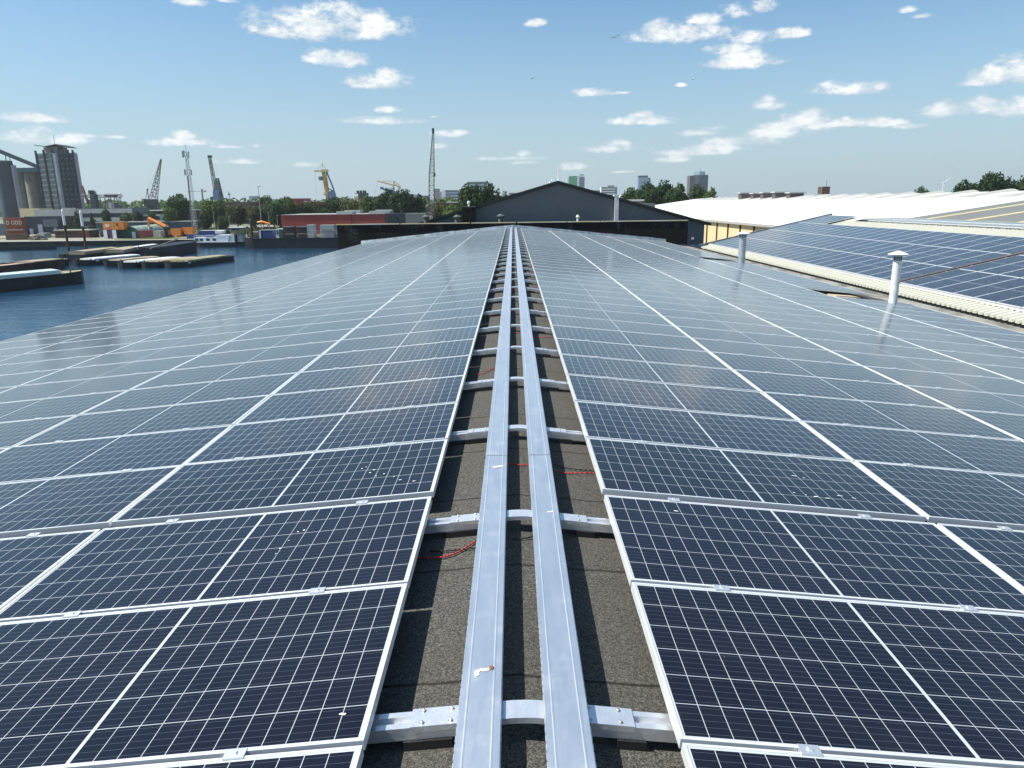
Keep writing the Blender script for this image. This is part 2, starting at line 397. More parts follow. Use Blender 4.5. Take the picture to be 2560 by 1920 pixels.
def build(name, mb, m_, parent=None, off=None, smooth=False):
    me = bpy.data.meshes.new(name)
    o_ = off if off is not None else (parent.location if parent is not None else None)
    vs = [(x - o_[0], y - o_[1], z - o_[2]) for x, y, z in mb.v] if o_ is not None else mb.v
    me.from_pydata(vs, [], mb.f)
    if mb.uv:
        uvl = me.uv_layers.new(name='UVMap')
        for fi, uv in mb.uv.items():
            p = me.polygons[fi]
            for li, c_ in zip(p.loop_indices, uv): uvl.data[li].uv = c_
    me.materials.append(M[m_] if isinstance(m_, str) else m_)
    if smooth:
        for p in me.polygons: p.use_smooth = True
    me.update()
    o = bpy.data.objects.new(name, me); C.objects.link(o)
    if parent is not None: o.parent = parent
    return o


def tag(o, label=None, cat=None, group=None, kind=None):
    if label: o['label'] = label
    if cat: o['category'] = cat
    if group: o['group'] = group
    if kind: o['kind'] = kind
    return o


def thing(name, label, cat, loc=(0, 0, 0), group=None, rz=0):
    o = bpy.data.objects.new(name, None); C.objects.link(o); o.location = loc; o.rotation_euler.z = rz
    o.empty_display_size = .2
    return tag(o, label, cat, group)


LOC0 = (0, 0, 0)


def lpart(name, mb, m_, parent, **k):      # part built in the thing's own coordinates
    return build(name, mb, m_, parent, off=LOC0, **k)


def dup(root, loc=None, rz=None, label=None, rot=None):
    r = root.copy(); C.objects.link(r)
    if loc is not None: r.location = loc
    if rz is not None: r.rotation_euler.z = rz
    if rot is not None: r.rotation_euler = rot
    if label: r['label'] = label
    for ch in list(root.children):
        c = ch.copy(); C.objects.link(c); c.parent = r
        for g in ch.children:
            e = g.copy(); C.objects.link(e); e.parent = c
    return r


ORD = 'first second third fourth fifth sixth seventh eighth ninth tenth eleventh twelfth thirteenth fourteenth fifteenth sixteenth seventeenth eighteenth nineteenth twentieth'.split()
for a in ('twenty', 'thirty', 'forty'):
    for b in ORD[:9]: ORD.append(a + '-' + b)
    ORD.append({'twenty': 'thirtieth', 'thirty': 'fortieth', 'forty': 'fiftieth'}[a])

# ------------------------------------------------------------------ roof geometry
TL, TR = .0927123, .1038803
RID = 8.200                                   # felt ridge height


def zroof(x): return RID - abs(x) * math.tan(TL if x < 0 else TR)


RY0, RY1 = -4.0, 53.1
hall = thing('solar_hall', 'long low hall whose felt roof carries the two big slopes of solar panels', 'hall', (0, 0, 0))
b = MB()
xs = [-11.05, -8, -5, -2.5, -.12, 0, .12, 2.5, 5, 8, 11.0]
for i in range(len(xs) - 1):
    b.face([(xs[i], RY0, zroof(xs[i])), (xs[i + 1], RY0, zroof(xs[i + 1])), (xs[i + 1], RY1, zroof(xs[i + 1])), (xs[i], RY1, zroof(xs[i]))])
lpart('roof', b, 'felt', hall)
lpart('wall', MB().extr([(-10.95, -2.4), (11.6, -2.4), (11.6, 6.9), (10.9, 6.95), (0, 8.05), (-10.95, 7.05)], 1, RY0 + .05, RY1 - .1), 'bwall', hall)
lpart('edge_trim', MB().box(-11.12, -10.98, RY0, RY1, 6.95, zroof(-11) + .03), 'zinc', hall)
b = MB()
b.face([(11.0, RY0, 7.06), (11.95, RY0, 7.0), (11.95, 50, 7.0), (11.0, 50, 7.06)])
lpart('valley_gutter', b, 'gutterc', hall)
lpart('gutter_upstand', MB().box(11.62, 11.70, RY0, 48, 7.0, 7.06), 'gutterc', hall)

# ------------------------------------------------------------------ solar panels
PL, PW, FT = 2.002, 1.0, .038


def panel_glass(b, M_=None):
    e = .0103
    P = [(e, e, -.003), (PL - e, e, -.003), (PL - e, PW - e, -.003), (e, PW - e, -.003)]
    if M_ is not None: P = [tuple(M_ @ Vector(p)) for p in P]
    b.face(P, [(e, e), (PL - e, e), (PL - e, PW - e), (e, PW - e)])


def panel_frame(b, M_=None, simple=False):
    e = .0108
    for x0, x1, y0, y1 in ((0, PL, 0, e), (0, PL, PW - e, PW), (0, e, e, PW - e), (PL - e, PL, e, PW - e)):
        b.box(x0, x1, y0, y1, -FT, 0, M_)


def clamp_mb(b, x, M_=None):
    b.box(x - .035, x + .035, PW - .012, PW + .032, .0005, .0045, M_)
    b.box(x - .035, x + .035, PW + .004, PW + .016, -.03, .0005, M_)
    b.box(x - .007, x + .007, PW + .003, PW + .017, .0045, .010, M_)


# right slope proto: local x runs down the slope away from the ridge; left slope uses the mirrored proto
g0, f0, cA, cB = MB(), MB(), MB(), MB()
panel_glass(g0); panel_frame(f0); clamp_mb(cA, .42); clamp_mb(cB, 1.58)
proto = thing('solar_module', 'x', 'solar panel')
lpart('glass', g0, 'glass', proto); lpart('frame', f0, 'frame', proto)
lpart('clamp', cA, 'clamp', proto); lpart('clamp', cB, 'clamp', proto)
XL, XR, H0, P, Y0 = -.507, .527, 10 - 1.6949, 1.02, 2.0207
COLP = 2.02


def panel_mat(side, j, k):
    # k: row boundary index at the panel's near edge ; row k spans Y0+P*k .. +P
    y = Y0 + P * k + (.034 if k >= 2 else -.034) + .01
    if side > 0:
        x = XR + j * COLP * math.cos(TR); z = H0 - j * COLP * math.sin(TR)
        M_ = Matrix.Translation((x, y, z)) @ Matrix.Rotation(TR, 4, 'Y')
    else:                                     # x axis points to -X, so rotate half a turn and shift the row
        x = XL - j * COLP * math.cos(TL); z = H0 - j * COLP * math.sin(TL)
        M_ = Matrix.Translation((x - PL * math.cos(TL), y, z - PL * math.sin(TL))) @ Matrix.Rotation(-TL, 4, 'Y')
    rn = random.Random(side * 1000 + j * 61 + k)
    jit = Matrix.Rotation(rn.gauss(0, .0022), 4, 'X') @ Matrix.Rotation(rn.gauss(0, .0018), 4, 'Y')
    c_ = Matrix.Translation((1, .5, 0))
    return M_ @ c_ @ jit @ c_.inverted()


def proj(p):
    v = Vector(p) - Vector((0, 0, CZ)); dd = v.dot(_f)
    if dd < .05: return None
    return 1280 + F * v.dot(_r) / dd, 960 - F * v.dot(_up) / dd


def area(M_):
    pts = []
    for i in range(5):
        for j in range(4):
            pts.append(proj(M_ @ Vector((PL * i / 4, PW * j / 3, 0))))
    if any(p is None for p in pts): return 0 if all(p is None for p in pts) else 1e6
    ins = sum(0 <= p[0] <= 2560 and 0 <= p[1] <= 1920 for p in pts) / 20
    q4 = [pts[0], pts[16], pts[19], pts[3]]
    A = abs(sum(q4[i][0] * q4[(i + 1) % 4][1] - q4[(i + 1) % 4][0] * q4[i][1] for i in range(4))) / 2
    return A * ins


cand = []
for k in range(-1, 49):
    for side in (-1, 1):
        for j in range(5):
            if side > 0 and j == 4 and (17 <= k <= 18 or 30 <= k <= 31): continue
            M_ = panel_mat(side, j, k); cand.append((area(M_), 'L' if side < 0 else 'R', j, k, M_))
# neighbour's sloping roof
NX = 13.3
NE, NZ, NS = 12.75, 6.94, math.atan(.225)


def nz(x): return NZ + (x - NE) * math.tan(NS)


for k in range(0, 36):
    for j in range(4):
        y = 49.75 - (k + 1) * 1.02
        if (j == 3 and k > 3): continue
        if k >= 24: y -= .30                  # walkway gap with cable duct
        s_ = NX + j * 2.02 * math.cos(NS)
        M_ = Matrix.Translation((s_, y, nz(s_) + .13)) @ Matrix.Rotation(-NS, 4, 'Y')
        cand.append((area(M_), 'N', j, k, M_))
cand = [c for c in cand if c[0] > 0]
cand.sort(key=lambda c: -c[0])
near, rest = cand[:300], cand[300:]
first = True
SIDE = {'L': 'left slope', 'R': 'right slope'}
for A, s, j, k, M_ in near:
    if s == 'N':
        lab = f'dark blue solar panel on the neighbouring roof, {ORD[j]} band up, {ORD[k]} from the far end'
        grp = 'solar panels on the neighbouring roof'
    else:
        lab = f'blue solar panel on the {SIDE[s]}, {ORD[j]} column from the ridge, {ORD[k + 1]} row'
        grp = 'solar panels on the two slopes of the hall roof'
    o = proto if first else dup(proto)
    first = False
    loc, rq, _s = M_.decompose()
    o.location = loc; o.rotation_euler = rq.to_euler()
    o['label'] = lab; o['group'] = grp
gb, fb = MB(), MB()
for A, s, j, k, M_ in rest:
    panel_glass(gb, M_); panel_frame(fb, M_)
    if A > 90: clamp_mb(fb, .42, M_); clamp_mb(fb, 1.58, M_)
arr = thing('solar_panel_field', 'far rows of solar panels at the distant end of both roofs', 'solar panels')
tag(arr, kind='stuff'); arr['group'] = 'solar panels on the two slopes of the hall roof'
lpart('glass', gb, 'glass', arr); lpart('frame', fb, 'frame', arr)

# ------------------------------------------------------------------ ridge: rails, trays, cables
def rail_profile(b, x0, x1, side):
    th = TL if side < 0 else TR
    for y0, y1, z0, z1 in ((-.042, -.039, .026, .075), (.039, .042, .026, .075), (-.039, .039, .026, .029), (-.039, -.016, .072, .075), (.016, .039, .072, .075), (-.018, -.016, .045, .072), (.016, .018, .045, .072), (-.016, .016, .045, .047)):
        Mx = Matrix.Translation((0, 0, RID + .012)) @ Matrix.Rotation(th if side > 0 else -th, 4, 'Y')
        b.box(x0, x1, y0, y1, z0, z1, Mx)


rail0 = thing('mounting_rail', 'x', 'rail', (0, 0, 0), 'aluminium cross rails over the ridge')
for sd_, nm in ((-1, 'rail'), (1, 'rail')):
    b = MB(); rail_profile(b, *((-1.2, -.19) if sd_ < 0 else (.21, 1.25)), sd_); lpart(nm, b, 'alu', rail0)
zt = 8.290
b = MB()
pts = [(-.375, zt - .375 * math.tan(TL)), (-.02, zt - .001), (.02, zt), (.06, zt - .001), (.40, zt - .40 * math.tan(TR))]
top = [(x, z + .003) for x, z in pts]
b.extr(pts + top[::-1], 1, -.046, .046)
b.extr([(x, z - .02) for x, z in pts] + pts[::-1], 1, -.046, -.0445)
lpart('ridge_plate', b, 'alu', rail0)
for bx in (-.335, -.235, .245, .35):
    for by in (-.03, .03):
        th = TL if bx < 0 else TR
        z = zt + .003 - abs(bx) * math.tan(th)
        lpart('bolt', MB().lathe(bx, by, [(0, z), (.010, z), (.010, z + .0015), (.006, z + .002), (.006, z + .007), (.003, z + .009), (0, z + .009)], 8), 'bolt', rail0)
for x0, x1 in ((-.40, -.23), (.34, .44)):
    b = MB()
    b.face([(x0, -.05, zroof(x0) + .002), (x1, -.05, zroof(x1) + .002), (x1, -.05, zroof(x1) + .036), (x0, -.05, zroof(x0) + .036)])
    b.face([(x0, -.05, zroof(x0) + .036), (x1, -.05, zroof(x1) + .036), (x1, .05, zroof(x1) + .036), (x0, .05, zroof(x0) + .036)])
    b.face([(x0, -.05, zroof(x0) + .002), (x0, -.05, zroof(x0) + .036), (x0, .05, zroof(x0) + .036), (x0, .05, zroof(x0) + .002)])
    lpart('rubber_pad', b, 'rubber', rail0)
for i in range(32):
    y = 2.16 + 1.635 * i
    if y > 52.6: break
    lab = f'silver cross rail bridging the ridge gap, {ORD[i]} one counted up from the bottom'
    if i == 0: rail0.location = (0, y, 0); rail0['label'] = lab
    else: dup(rail0, (0, y, 0), label=lab)

for nm, x0, x1, word in (('L', -.205, -.062, 'left'), ('R', .090, .235, 'right')):
    t = thing('cable_tray', f'{word} of the two long galvanised cable trays along the ridge', 'cable tray', (0, 0, 0), 'cable trays along the ridge')
    zl = 8.314                            # lid top
    zb = 8.2945
    b = MB(); ys, ye = .4, 52.7
    b.box(x0 + .006, x0 + .008, ys, ye, zb, zl - .004); b.box(x1 - .008, x1 - .006, ys, ye, zb, zl - .004); b.box(x0 + .008, x1 - .008, ys, ye, zb, zb + .002)
    lpart('tray', b, 'galv', t)
    yy = -1.3
    while yy < 52.6:
        a, c_ = max(yy + .002, ys), min(yy + 3.0, 52.65)
        b = MB()
        zz = zl + .0008 * random.uniform(-1, 1)
        prof = [(x0, zz - .014), (x0 - .003, zz - .013), (x0, zz), (x0 + .022, zz), (x0 + .024, zz + .0028), (x0 + .028, zz + .0028), (x0 + .030, zz), (x1 - .030, zz), (x1 - .028, zz + .0028), (x1 - .024, zz + .0028), (x1 - .022, zz), (x1, zz), (x1 + .003, zz - .013), (x1, zz - .014)]
        for p0, p1 in zip(prof, prof[1:]): b.face([(p0[0], a, p0[1]), (p1[0], a, p1[1]), (p1[0], c_, p1[1]), (p0[0], c_, p0[1])])
        # crimped edge loops along the flanges
        if yy < 12:
            n_ = int((c_ - a) / .04)
            for i in range(n_):
                y_ = a + .04 * (i + .5)
                for xx in (x0 - .0032, x1 + .0032): b.box(xx - .0010, xx + .0010, y_ - .014, y_ + .014, zz - .016, zz - .008)
        # small sunk seam lip and pilot hole
        b.box(x0 + .004, x1 - .004, a, a + .006, zz + .0032, zz + .0042)
        b.box((x0 + x1) / 2 - .002, (x0 + x1) / 2 + .002, a + .02, a + .024, zz + .0002, zz + .0014)
        lpart('lid', b, 'galv', t)
        yy += 3.0


def smear(name, lab, cx, cy, z, sc_, seed, m_='drop', parent=None, elong=1.0, rot=0.):
    rn = random.Random(seed); n = 18; b = MB()
    ring = []
    for i in range(n):
        t = 2 * math.pi * i / n; r_ = sc_ * (1 + .35 * math.sin(2 * t + seed) + .2 * rn.uniform(-1, 1))
        x, y = r_ * math.cos(t) * elong, r_ * math.sin(t)
        ring.append((cx + x * math.cos(rot) - y * math.sin(rot), cy + x * math.sin(rot) + y * math.cos(rot), z))
    b.face(ring)
    return b


def dropping(lab, blobs, core=None):
    x, y, z = blobs[0][:3]
    t = thing('bird_dropping', lab, 'dropping', (x, y, z), 'bird droppings')
    b = MB()
    for i, (cx, cy, cz, s_, el_, ro_) in enumerate(blobs):
        c_ = smear('', '', cx, cy, cz + .0004 * i, s_, i * 3 + 1, elong=el_, rot=ro_)
        o_ = len(b.v); b.v += c_.v; b.f += [tuple(o_ + k_ for k_ in f) for f in c_.f]
    build('stain', b, 'drop', t)
    if core:
        build('core', MB().lathe(core[0], core[1], [(.011, core[2]), (.009, core[2] + .003), (.004, core[2] + .005), (0, core[2] + .005)], 9), 'dropc', t)


zt_ = 8.3155
p = on(1228, 1669, zt_); p2 = on(1192, 1683, zt_); p3 = on(1210, 1674, zt_)
dropping('cream bird dropping with a rusty core on the left cable tray', [(p.x, p.y, zt_, .011, 1.2, .2), (p3.x, p3.y, zt_, .008, 2.6, .45), (p2.x, p2.y, zt_, .013, 1.2, 1.2)], (p.x, p.y, zt_ + .001))
p = on(1247, 1166, zt_); dropping('pale bird dropping on the left cable tray beyond its first seam', [(p.x - .005, p.y, zt_, .016, 1.8, .2)])
p = on(1376, 1279, zt_); dropping('small white bird dropping on the right cable tray', [(p.x, p.y, zt_, .009, 1.7, 0)])


def paneltop(px, py):
    p_ = on(px, py, 8.2)
    for _ in range(6):
        th, x0 = (TL, XL) if p_.x < 0 else (TR, XR)
        p_ = on(px, py, H0 - (abs(p_.x) - abs(x0)) * math.tan(th) + .0005)
    return p_


rn = random.Random(21)
for lab, spots in (('scatter of white bird specks on the left panel beside its inner edge', [(915, 1168), (935, 1175), (925, 1182), (960, 1185), (985, 1192), (1000, 1200), (1035, 1203), (940, 1190), (905, 1172)]),
                   ('rusty and white specks on the left panel below the wide row gap', [(700, 1372), (722, 1352), (745, 1330), (760, 1326), (690, 1385)]),
                   ('small round ring mark on the nearest left panel by its inner edge', [(856, 1786)]),
                   ('small round white mark on the right panel below the wide row gap', [(1690, 1278)]),
                   ('row of short white scuffs on the right panel above the wide row gap', [(1985, 1190), (2010, 1195), (1985, 1232), (2015, 1238), (2040, 1242), (2068, 1246), (2100, 1240), (2135, 1246)])):
    P3 = [paneltop(*q_) for q_ in spots]
    t = thing('bird_dropping', lab, 'dropping', P3[0], 'bird droppings'); b = MB()
    for i, p_ in enumerate(P3):
        s_ = rn.uniform(.003, .007) if len(P3) > 1 else .007
        c_ = smear('', '', p_.x, p_.y, p_.z, s_, i + 2, elong=2.2 if 'scuff' in lab else 1.3); th = TL if p_.x < 0 else TR
        o_ = len(b.v); b.v += [(x, y, p_.z + .002 - (abs(x) - abs(p_.x)) * math.tan(th)) for x, y, z in c_.v]; b.f += [tuple(o_ + k_ for k_ in f) for f in c_.f]
    build('stain', b, 'drop', t)


def cable(lab, m_, ends, z=None, sag=.02, r=.0042):
    pts = []
    n = len(ends)
    P_ = []
    for x, y in ends:
        p_ = on(x, y, 8.24); zz = zroof(p_.x) + .011; p_ = on(x, y, zz); P_.append(p_)
    P_ = [P_[0] + (P_[0] - P_[1]) * .3] + P_ + [P_[-1] + (P_[-1] - P_[-2]) * .3]
    for i in range(1, len(P_) - 2):
        for s_ in range(7):
            t = s_ / 6; a, b_, c_, d_ = P_[i - 1:i + 3]
            pts.append(.5 * ((2 * b_) + (c_ - a) * t + (2 * a - 5 * b_ + 4 * c_ - d_) * t * t + (3 * b_ - a - 3 * c_ + d_) * t ** 3))
    o = build('cable', MB().tube(pts, r, 6), m_, smooth=True)
    return tag(o, lab, 'cable', 'loose solar cables in the ridge gap')


CAB = [('red', 'red cable curving out from under the left tray at its first bay', [(1046, 1394), (1100, 1393), (1145, 1380), (1190, 1352)]),
       ('black', 'black cable crossing the red one beside the left tray', [(1075, 1378), (1130, 1376), (1190, 1370)]),
       ('red', 'short red cable between the two trays, nearest to the camera', [(1270, 1159), (1300, 1162), (1326, 1162)]),
       ('red', 'red cable between the right tray and the right panels, nearest one', [(1395, 1178), (1425, 1183), (1490, 1182)]),
       ('black', 'black cable lying behind the nearest red one right of the trays', [(1388, 1161), (1420, 1170), (1488, 1178)]),
       ('black', 'thin black cable end between the trays in the first bay', [(1280, 1347), (1310, 1346), (1336, 1340)]),
       ('red', 'red cable left of the trays in the third bay', [(1183, 936), (1205, 934), (1240, 918)]),
       ('red', 'red cable left of the trays in the fifth bay', [(1218, 792), (1234, 789), (1252, 777)]),
       ('red', 'short red cable between the trays in the fourth bay', [(1280, 832), (1292, 832), (1304, 833)]),
       ('red', 'red cable right of the trays in the fourth bay', [(1340, 842), (1360, 844), (1388, 842)]),
       ('red', 'red cable right of the trays in the seventh bay', [(1320, 729), (1335, 731), (1356, 732)]),
       ('red', 'red cable left of the trays in the eighth bay', [(1236, 704), (1248, 703), (1262, 698)]),
       ('red', 'small red cable between the trays far up the gap', [(1281, 722), (1288, 722), (1296, 722)])]
for c_, lab, e in CAB: cable(lab, c_, e)

# ------------------------------------------------------------------ vent pipes on the right edge
def vent(x, y, lab, m_, h, r, cw=2.4):
    z0 = zroof(x) - .02
    t = thing('vent_pipe', lab, 'vent pipe', (x, y, z0), 'vent pipes on the hall roof')
    lpart('pipe', MB().lathe(0, 0, [(r, 0), (r, h - .22)], 28), m_, t, smooth=True)
    lpart('collar', MB().lathe(0, 0, [(r * 1.02, h - .22), (r * 1.02, h - .205), (r * .92, h - .205), (r * .92, h - .09), (r * 1.02, h - .09), (r * 1.02, h - .07)], 28), 'zinc', t)
    b = MB()
    for i in range(14):
        a = 2 * math.pi * i / 14; b.box(-.012, .012, -.003, .003, h - .20, h - .10, Matrix.Rotation(a, 4, 'Z') @ Matrix.Translation((0, r * .935, 0)))
    lpart('slot_ring', b, 'dark', t)
    lpart('cap', MB().lathe(0, 0, [(0, h + .05), (r * .5, h + .035), (r * cw, h - .045), (r * cw, h - .052), (0, h - .03)], 32), 'zinc2', t)
    lpart('base_flange', MB().lathe(0, 0, [(r * 1.5, 0), (r * 1.45, .03), (r * 1.05, .06), (r, .06)], 24), 'zinc2', t)


vent(10.02, 19.05, 'tall white vent pipe with a cone cap, the nearer of the two', 'zinc2', 1.50, .105)
vent(10.08, 32.3, 'grey vent pipe with a cone cap, the farther of the two', 'zinc', 1.50, .155, 1.95)
for i, (x, y, s_) in enumerate(((9.15, 20.2, 1), (9.6, 21.0, .7), (9.3, 33.6, 1))):
    z = zroof(x) + .055
    lab = ['tan board lying bare beyond the white vent pipe', 'smaller tan board at the panel gap by the white vent pipe', 'tan board lying bare beyond the grey vent pipe'][i]
    b = MB().box(-.55 * s_, .55 * s_, -.33 * s_, .33 * s_, -.02, .02)
    o = tag(build('insulation_board', b, 'wood'), lab, 'board', 'bare boards at the vent pipes')
    o.location = (x, y, z); o.rotation_euler = (0, TR, .15 * i)

# ------------------------------------------------------------------ parapet at the far end
b = MB()
PX0, PX1, PY = -12.75, 12.62, 53.3
par = thing('parapet_wall', 'black felt-covered parapet closing the far end of the hall roof', 'wall', (0, PY, 0))
build('wall_face', MB().box(PX0, PX1, PY, PY + .35, 0, 8.60), 'parapet', par)
b = MB(); segs = [PX0 - .06, -8.2, -3.1, .25, 3.9, 6.35, 7.55, PX1 + .05]
for i in range(len(segs) - 1): b.box(segs[i] + .06 * (i > 0), segs[i + 1] - .06, PY - .05, PY + .40, 8.60, 8.66)
build('coping', b, 'coping', par)
b = MB()
for i in range(26):
    xa = -11.05 + i * (22.1 / 26); xb = xa + 22.1 / 26
    za, zb_ = zroof(max(-11.3, min(11.3, xa))), zroof(max(-11.3, min(11.3, xb)))
    jz = random.uniform(-.015, .015)
    b.face([(xa, PY - .25, za + .04), (xb, PY - .25, zb_ + .04), (xb, PY - .012, zb_ + .30 + jz), (xa, PY - .012, za + .30 + jz)])
build('flashing', b, 'lead', par)


def mushroom(px, py, Y, lab, r=.3, m_='mushroom', gr='mushroom vents behind the parapet'):
    p_ = at(px, py, Y); zt = p_.z
    t = thing('roof_vent', lab, 'vent', (p_.x, Y, zt - .6), gr)
    lpart('stem', MB().lathe(0, 0, [(r * .62, 0), (r * .62, .42)], 16), m_, t)
    lpart('hood', MB().lathe(0, 0, [(r * .7, .34), (r, .42), (r, .48), (r * .5, .56), (r * .45, .60), (0, .61)], 18), m_, t)


mushroom(1065, 537, 54.6, 'mushroom vent behind the parapet at its left, by the lattice crane')
mushroom(1143, 537, 54.6, 'mushroom vent behind the parapet, just left of the black chimney')
mushroom(1252, 535, 54.6, 'mushroom vent behind the parapet, just right of the black chimney')
mushroom(1444.5, 537, 54.6, 'small white cap vent in front of the grey gable', .14, 'zinc2')
c0, c1 = at(1156, 518, 55), at(1188, 518, 55)
t = thing('chimney', 'square black chimney behind the parapet with a metal cowl', 'chimney', (c0.x, 55, 7))
build('stack', MB().box(c0.x, c1.x, 54.7, 55.5, 7.5, c0.z), 'parapet', t)
build('capping', MB().box(c0.x - .04, c1.x + .04, 54.66, 55.54, c0.z, c0.z + .06), 'mushroom', t)
cx = (c0.x + c1.x) / 2
build('cowl', MB().lathe(cx, 55.1, [(.07, c0.z + .06), (.07, c0.z + .22), (.12, c0.z + .26), (.12, c0.z + .40), (.04, c0.z + .44), (0, c0.z + .44)], 12), 'zinc2', t)

# ------------------------------------------------------------------ grey gabled hall
GY = 56.0
gh = thing('gabled_hall', 'dark grey corrugated hall with a low gable behind the black parapet', 'hall', (3.37, GY, 0))
ax, azz, rx, rz_ = 3.37, 11.38, 14.50, 8.28; lx = ax - (rx - ax)
build('wall', MB().extr([(lx, 0), (rx, 0), (rx, rz_), (ax, azz), (lx, rz_)], 1, GY, GY + 48), 'gable', gh)
b = MB()
for s_ in (-1, 1):
    ex = rx + .45 if s_ > 0 else lx - .45; ez = rz_ - .45 * (azz - rz_) / (rx - ax)
    P4 = [(ex, ez + .02), (ax, azz + .02), (ax, azz + .20), (ex, ez + .20)]
    b.extr(P4 if s_ < 0 else P4[::-1], 1, GY - .25, GY + 48.2)
build('roof', b, 'gtrim', gh)
build('duct', MB().box(7.62, 7.92, GY - .32, GY - .03, 6, 10.42).box(7.58, 7.96, GY - .36, GY - .01, 10.42, 10.52), 'zinc2', gh)
build('wall_lamp', MB().box(13.55, 13.72, GY - .14, GY - .01, 7.15, 7.32), 'zinc2', gh)

# ------------------------------------------------------------------ neighbouring halls on the right
NB = 49.95
nh = thing('neighbour_hall', 'neighbouring hall with a cream corrugated roof and its own solar panels', 'hall', (12, 20, 0))
XT = 20.45                                         # top of its slope
b = MB(); b.face([(NE, 2, nz(NE)), (XT, 2, nz(XT)), (XT, NB, nz(XT)), (NE, NB, nz(NE))]); 
b.face([(XT, 2, nz(XT)), (26.3, 2, nz(XT) + .02), (26.3, NB, nz(XT) + .02), (XT, NB, nz(XT))])
build('roof', b, 'corr', nh)
b.face([(XT, 44.5, nz(XT) + .02), (21.5, 44.5, nz(21.5)), (21.5, NB, nz(21.5)), (XT, NB, nz(XT) + .02)])
build('roof_end', b, 'corr', nh)
b = MB()                                           # open corrugation ends along the eave
def rib(x0, x1, y):
    P = []
    for x in (x0, x1):
        z = nz(x); P += [(x, y, z - .03), (x, y + .15, z - .03), (x, y + .12, z + .05), (x, y + .03, z + .05)]
    i_ = len(b.v); b.v += P
    b.f += [tuple(i_ + t_ for t_ in f) for f in ((0, 1, 2, 3), (7, 6, 5, 4), (3, 2, 6, 7), (2, 1, 5, 6), (0, 3, 7, 4))]


y = 10.0
while y < NB - .3:
    rib(NE - .05, NX - .02, y); y += .25
build('corrugation', b, 'corr', nh)
b = MB(); y = 18.0
while y < 45.4:
    rib(19.22, XT - .05, y); y += .25
build('corrugation', b, 'corr', nh)
build('wall', MB().extr([(NE + .1, 0), (26, 0), (26, nz(XT) - .3), (XT, nz(XT) - .15), (NE + .1, nz(NE) - .15)], 1, 2.1, NB - .05), 'olive', nh)
b = MB()
for xa, za, xb, zb_ in ((NE - .1, nz(NE), 21.5, nz(21.5)),):
    b.face([(xa, NB - .02, za + .16), (xb, NB - .02, zb_ + .16), (xb, NB + .18, zb_ + .16), (xa, NB + .18, za + .16)])
    b.face([(xa, NB - .02, za - .1), (xb, NB - .02, zb_ - .1), (xb, NB - .02, zb_ + .16), (xa, NB - .02, za + .16)])
    b.face([(xa - 3.0, NB - .02, za - .06), (xa, NB - .02, za - .1), (xa, NB - .02, za + .16), (xa - 3.0, NB - .02, za + .2)])
    b.face([(xa, NB + .18, za - .1), (xa, NB + .18, za + .16), (xb, NB + .18, zb_ + .16), (xb, NB + .18, zb_ - .1)])
build('verge_trim', b, 'lead', nh)
b = MB(); b.box(NX - .08, NX - .03, 13, 49.8, nz(NX) + .04, nz(NX) + .09)
build('array_rail', b, 'frame', nh)
b = MB()
for i in range(3):
    xa = NX + i * 2.02 * math.cos(NS); xb = xa + 2.0 * math.cos(NS)
    b.face([(xa, 25.02, nz(xa) + .16), (xb, 25.02, nz(xb) + .16), (xb, 25.22, nz(xb) + .16), (xa, 25.22, nz(xa) + .16)])
    b.face([(xa, 25.02, nz(xa)), (xb, 25.02, nz(xb)), (xb, 25.02, nz(xb) + .16), (xa, 25.02, nz(xa) + .16)])
build('cable_duct', b, 'cityn', nh)
b = MB(); y = 4.0                                  # flat panels beyond the slope
while y < 48:
    M_ = Matrix.Translation((XT + .9, y, nz(XT) + .07)); panel_glass(b, M_)
    M_ = Matrix.Translation((XT + 2.93, y, nz(XT) + .09)); panel_glass(b, M_); y += 1.02
build('flat_array', b, 'glass', nh)
b = MB(); y = 4.0
while y < 48: panel_frame(b, Matrix.Translation((XT + .9, y, nz(XT) + .07))); panel_frame(b, Matrix.Translation((XT + 2.93, y, nz(XT) + .09))); y += 1.02
build('flat_array_frame', b, 'frame', nh)
y = 25.4
while y < 44: build('ridge_clip', MB().box(XT - .03, XT + .04, y, y + .30, nz(XT) - .01, nz(XT) + .05), 'mushroom', nh); y += .62

gr = thing('grey_roofed_bay', 'grey sheeted roof bay with yellow rooflight strips beyond the neighbouring panels', 'hall', (29, 30, 0))
GZ0, GX0, GX1, GYE = 8.69, 26.31, 40, 49.5
sl_ = .142
b = MB(); b.face([(GX0, 0, GZ0), (GX1, 0, GZ0 + sl_ * (GX1 - GX0)), (GX1, GYE, GZ0 + sl_ * (GX1 - GX0)), (GX0, GYE, GZ0)]); build('roof', b, 'greyroof', gr)
for yy in (46.8, 42.6, 38.2, 33.8, 29.4):
    b = MB(); b.face([(GX0, yy, GZ0 + .01), (GX1, yy, GZ0 + .01 + sl_ * (GX1 - GX0)), (GX1, yy + .62, GZ0 + .01 + sl_ * (GX1 - GX0)), (GX0, yy + .62, GZ0 + .01)])
    build('rooflight', b, 'ystrip', gr)
build('wall', MB().extr([(GX0, 0), (GX1, 0), (GX1, GZ0 + sl_ * (GX1 - GX0) - .1), (GX0, GZ0 - .1)], 1, .1, GYE - .1), 'olive', gr)

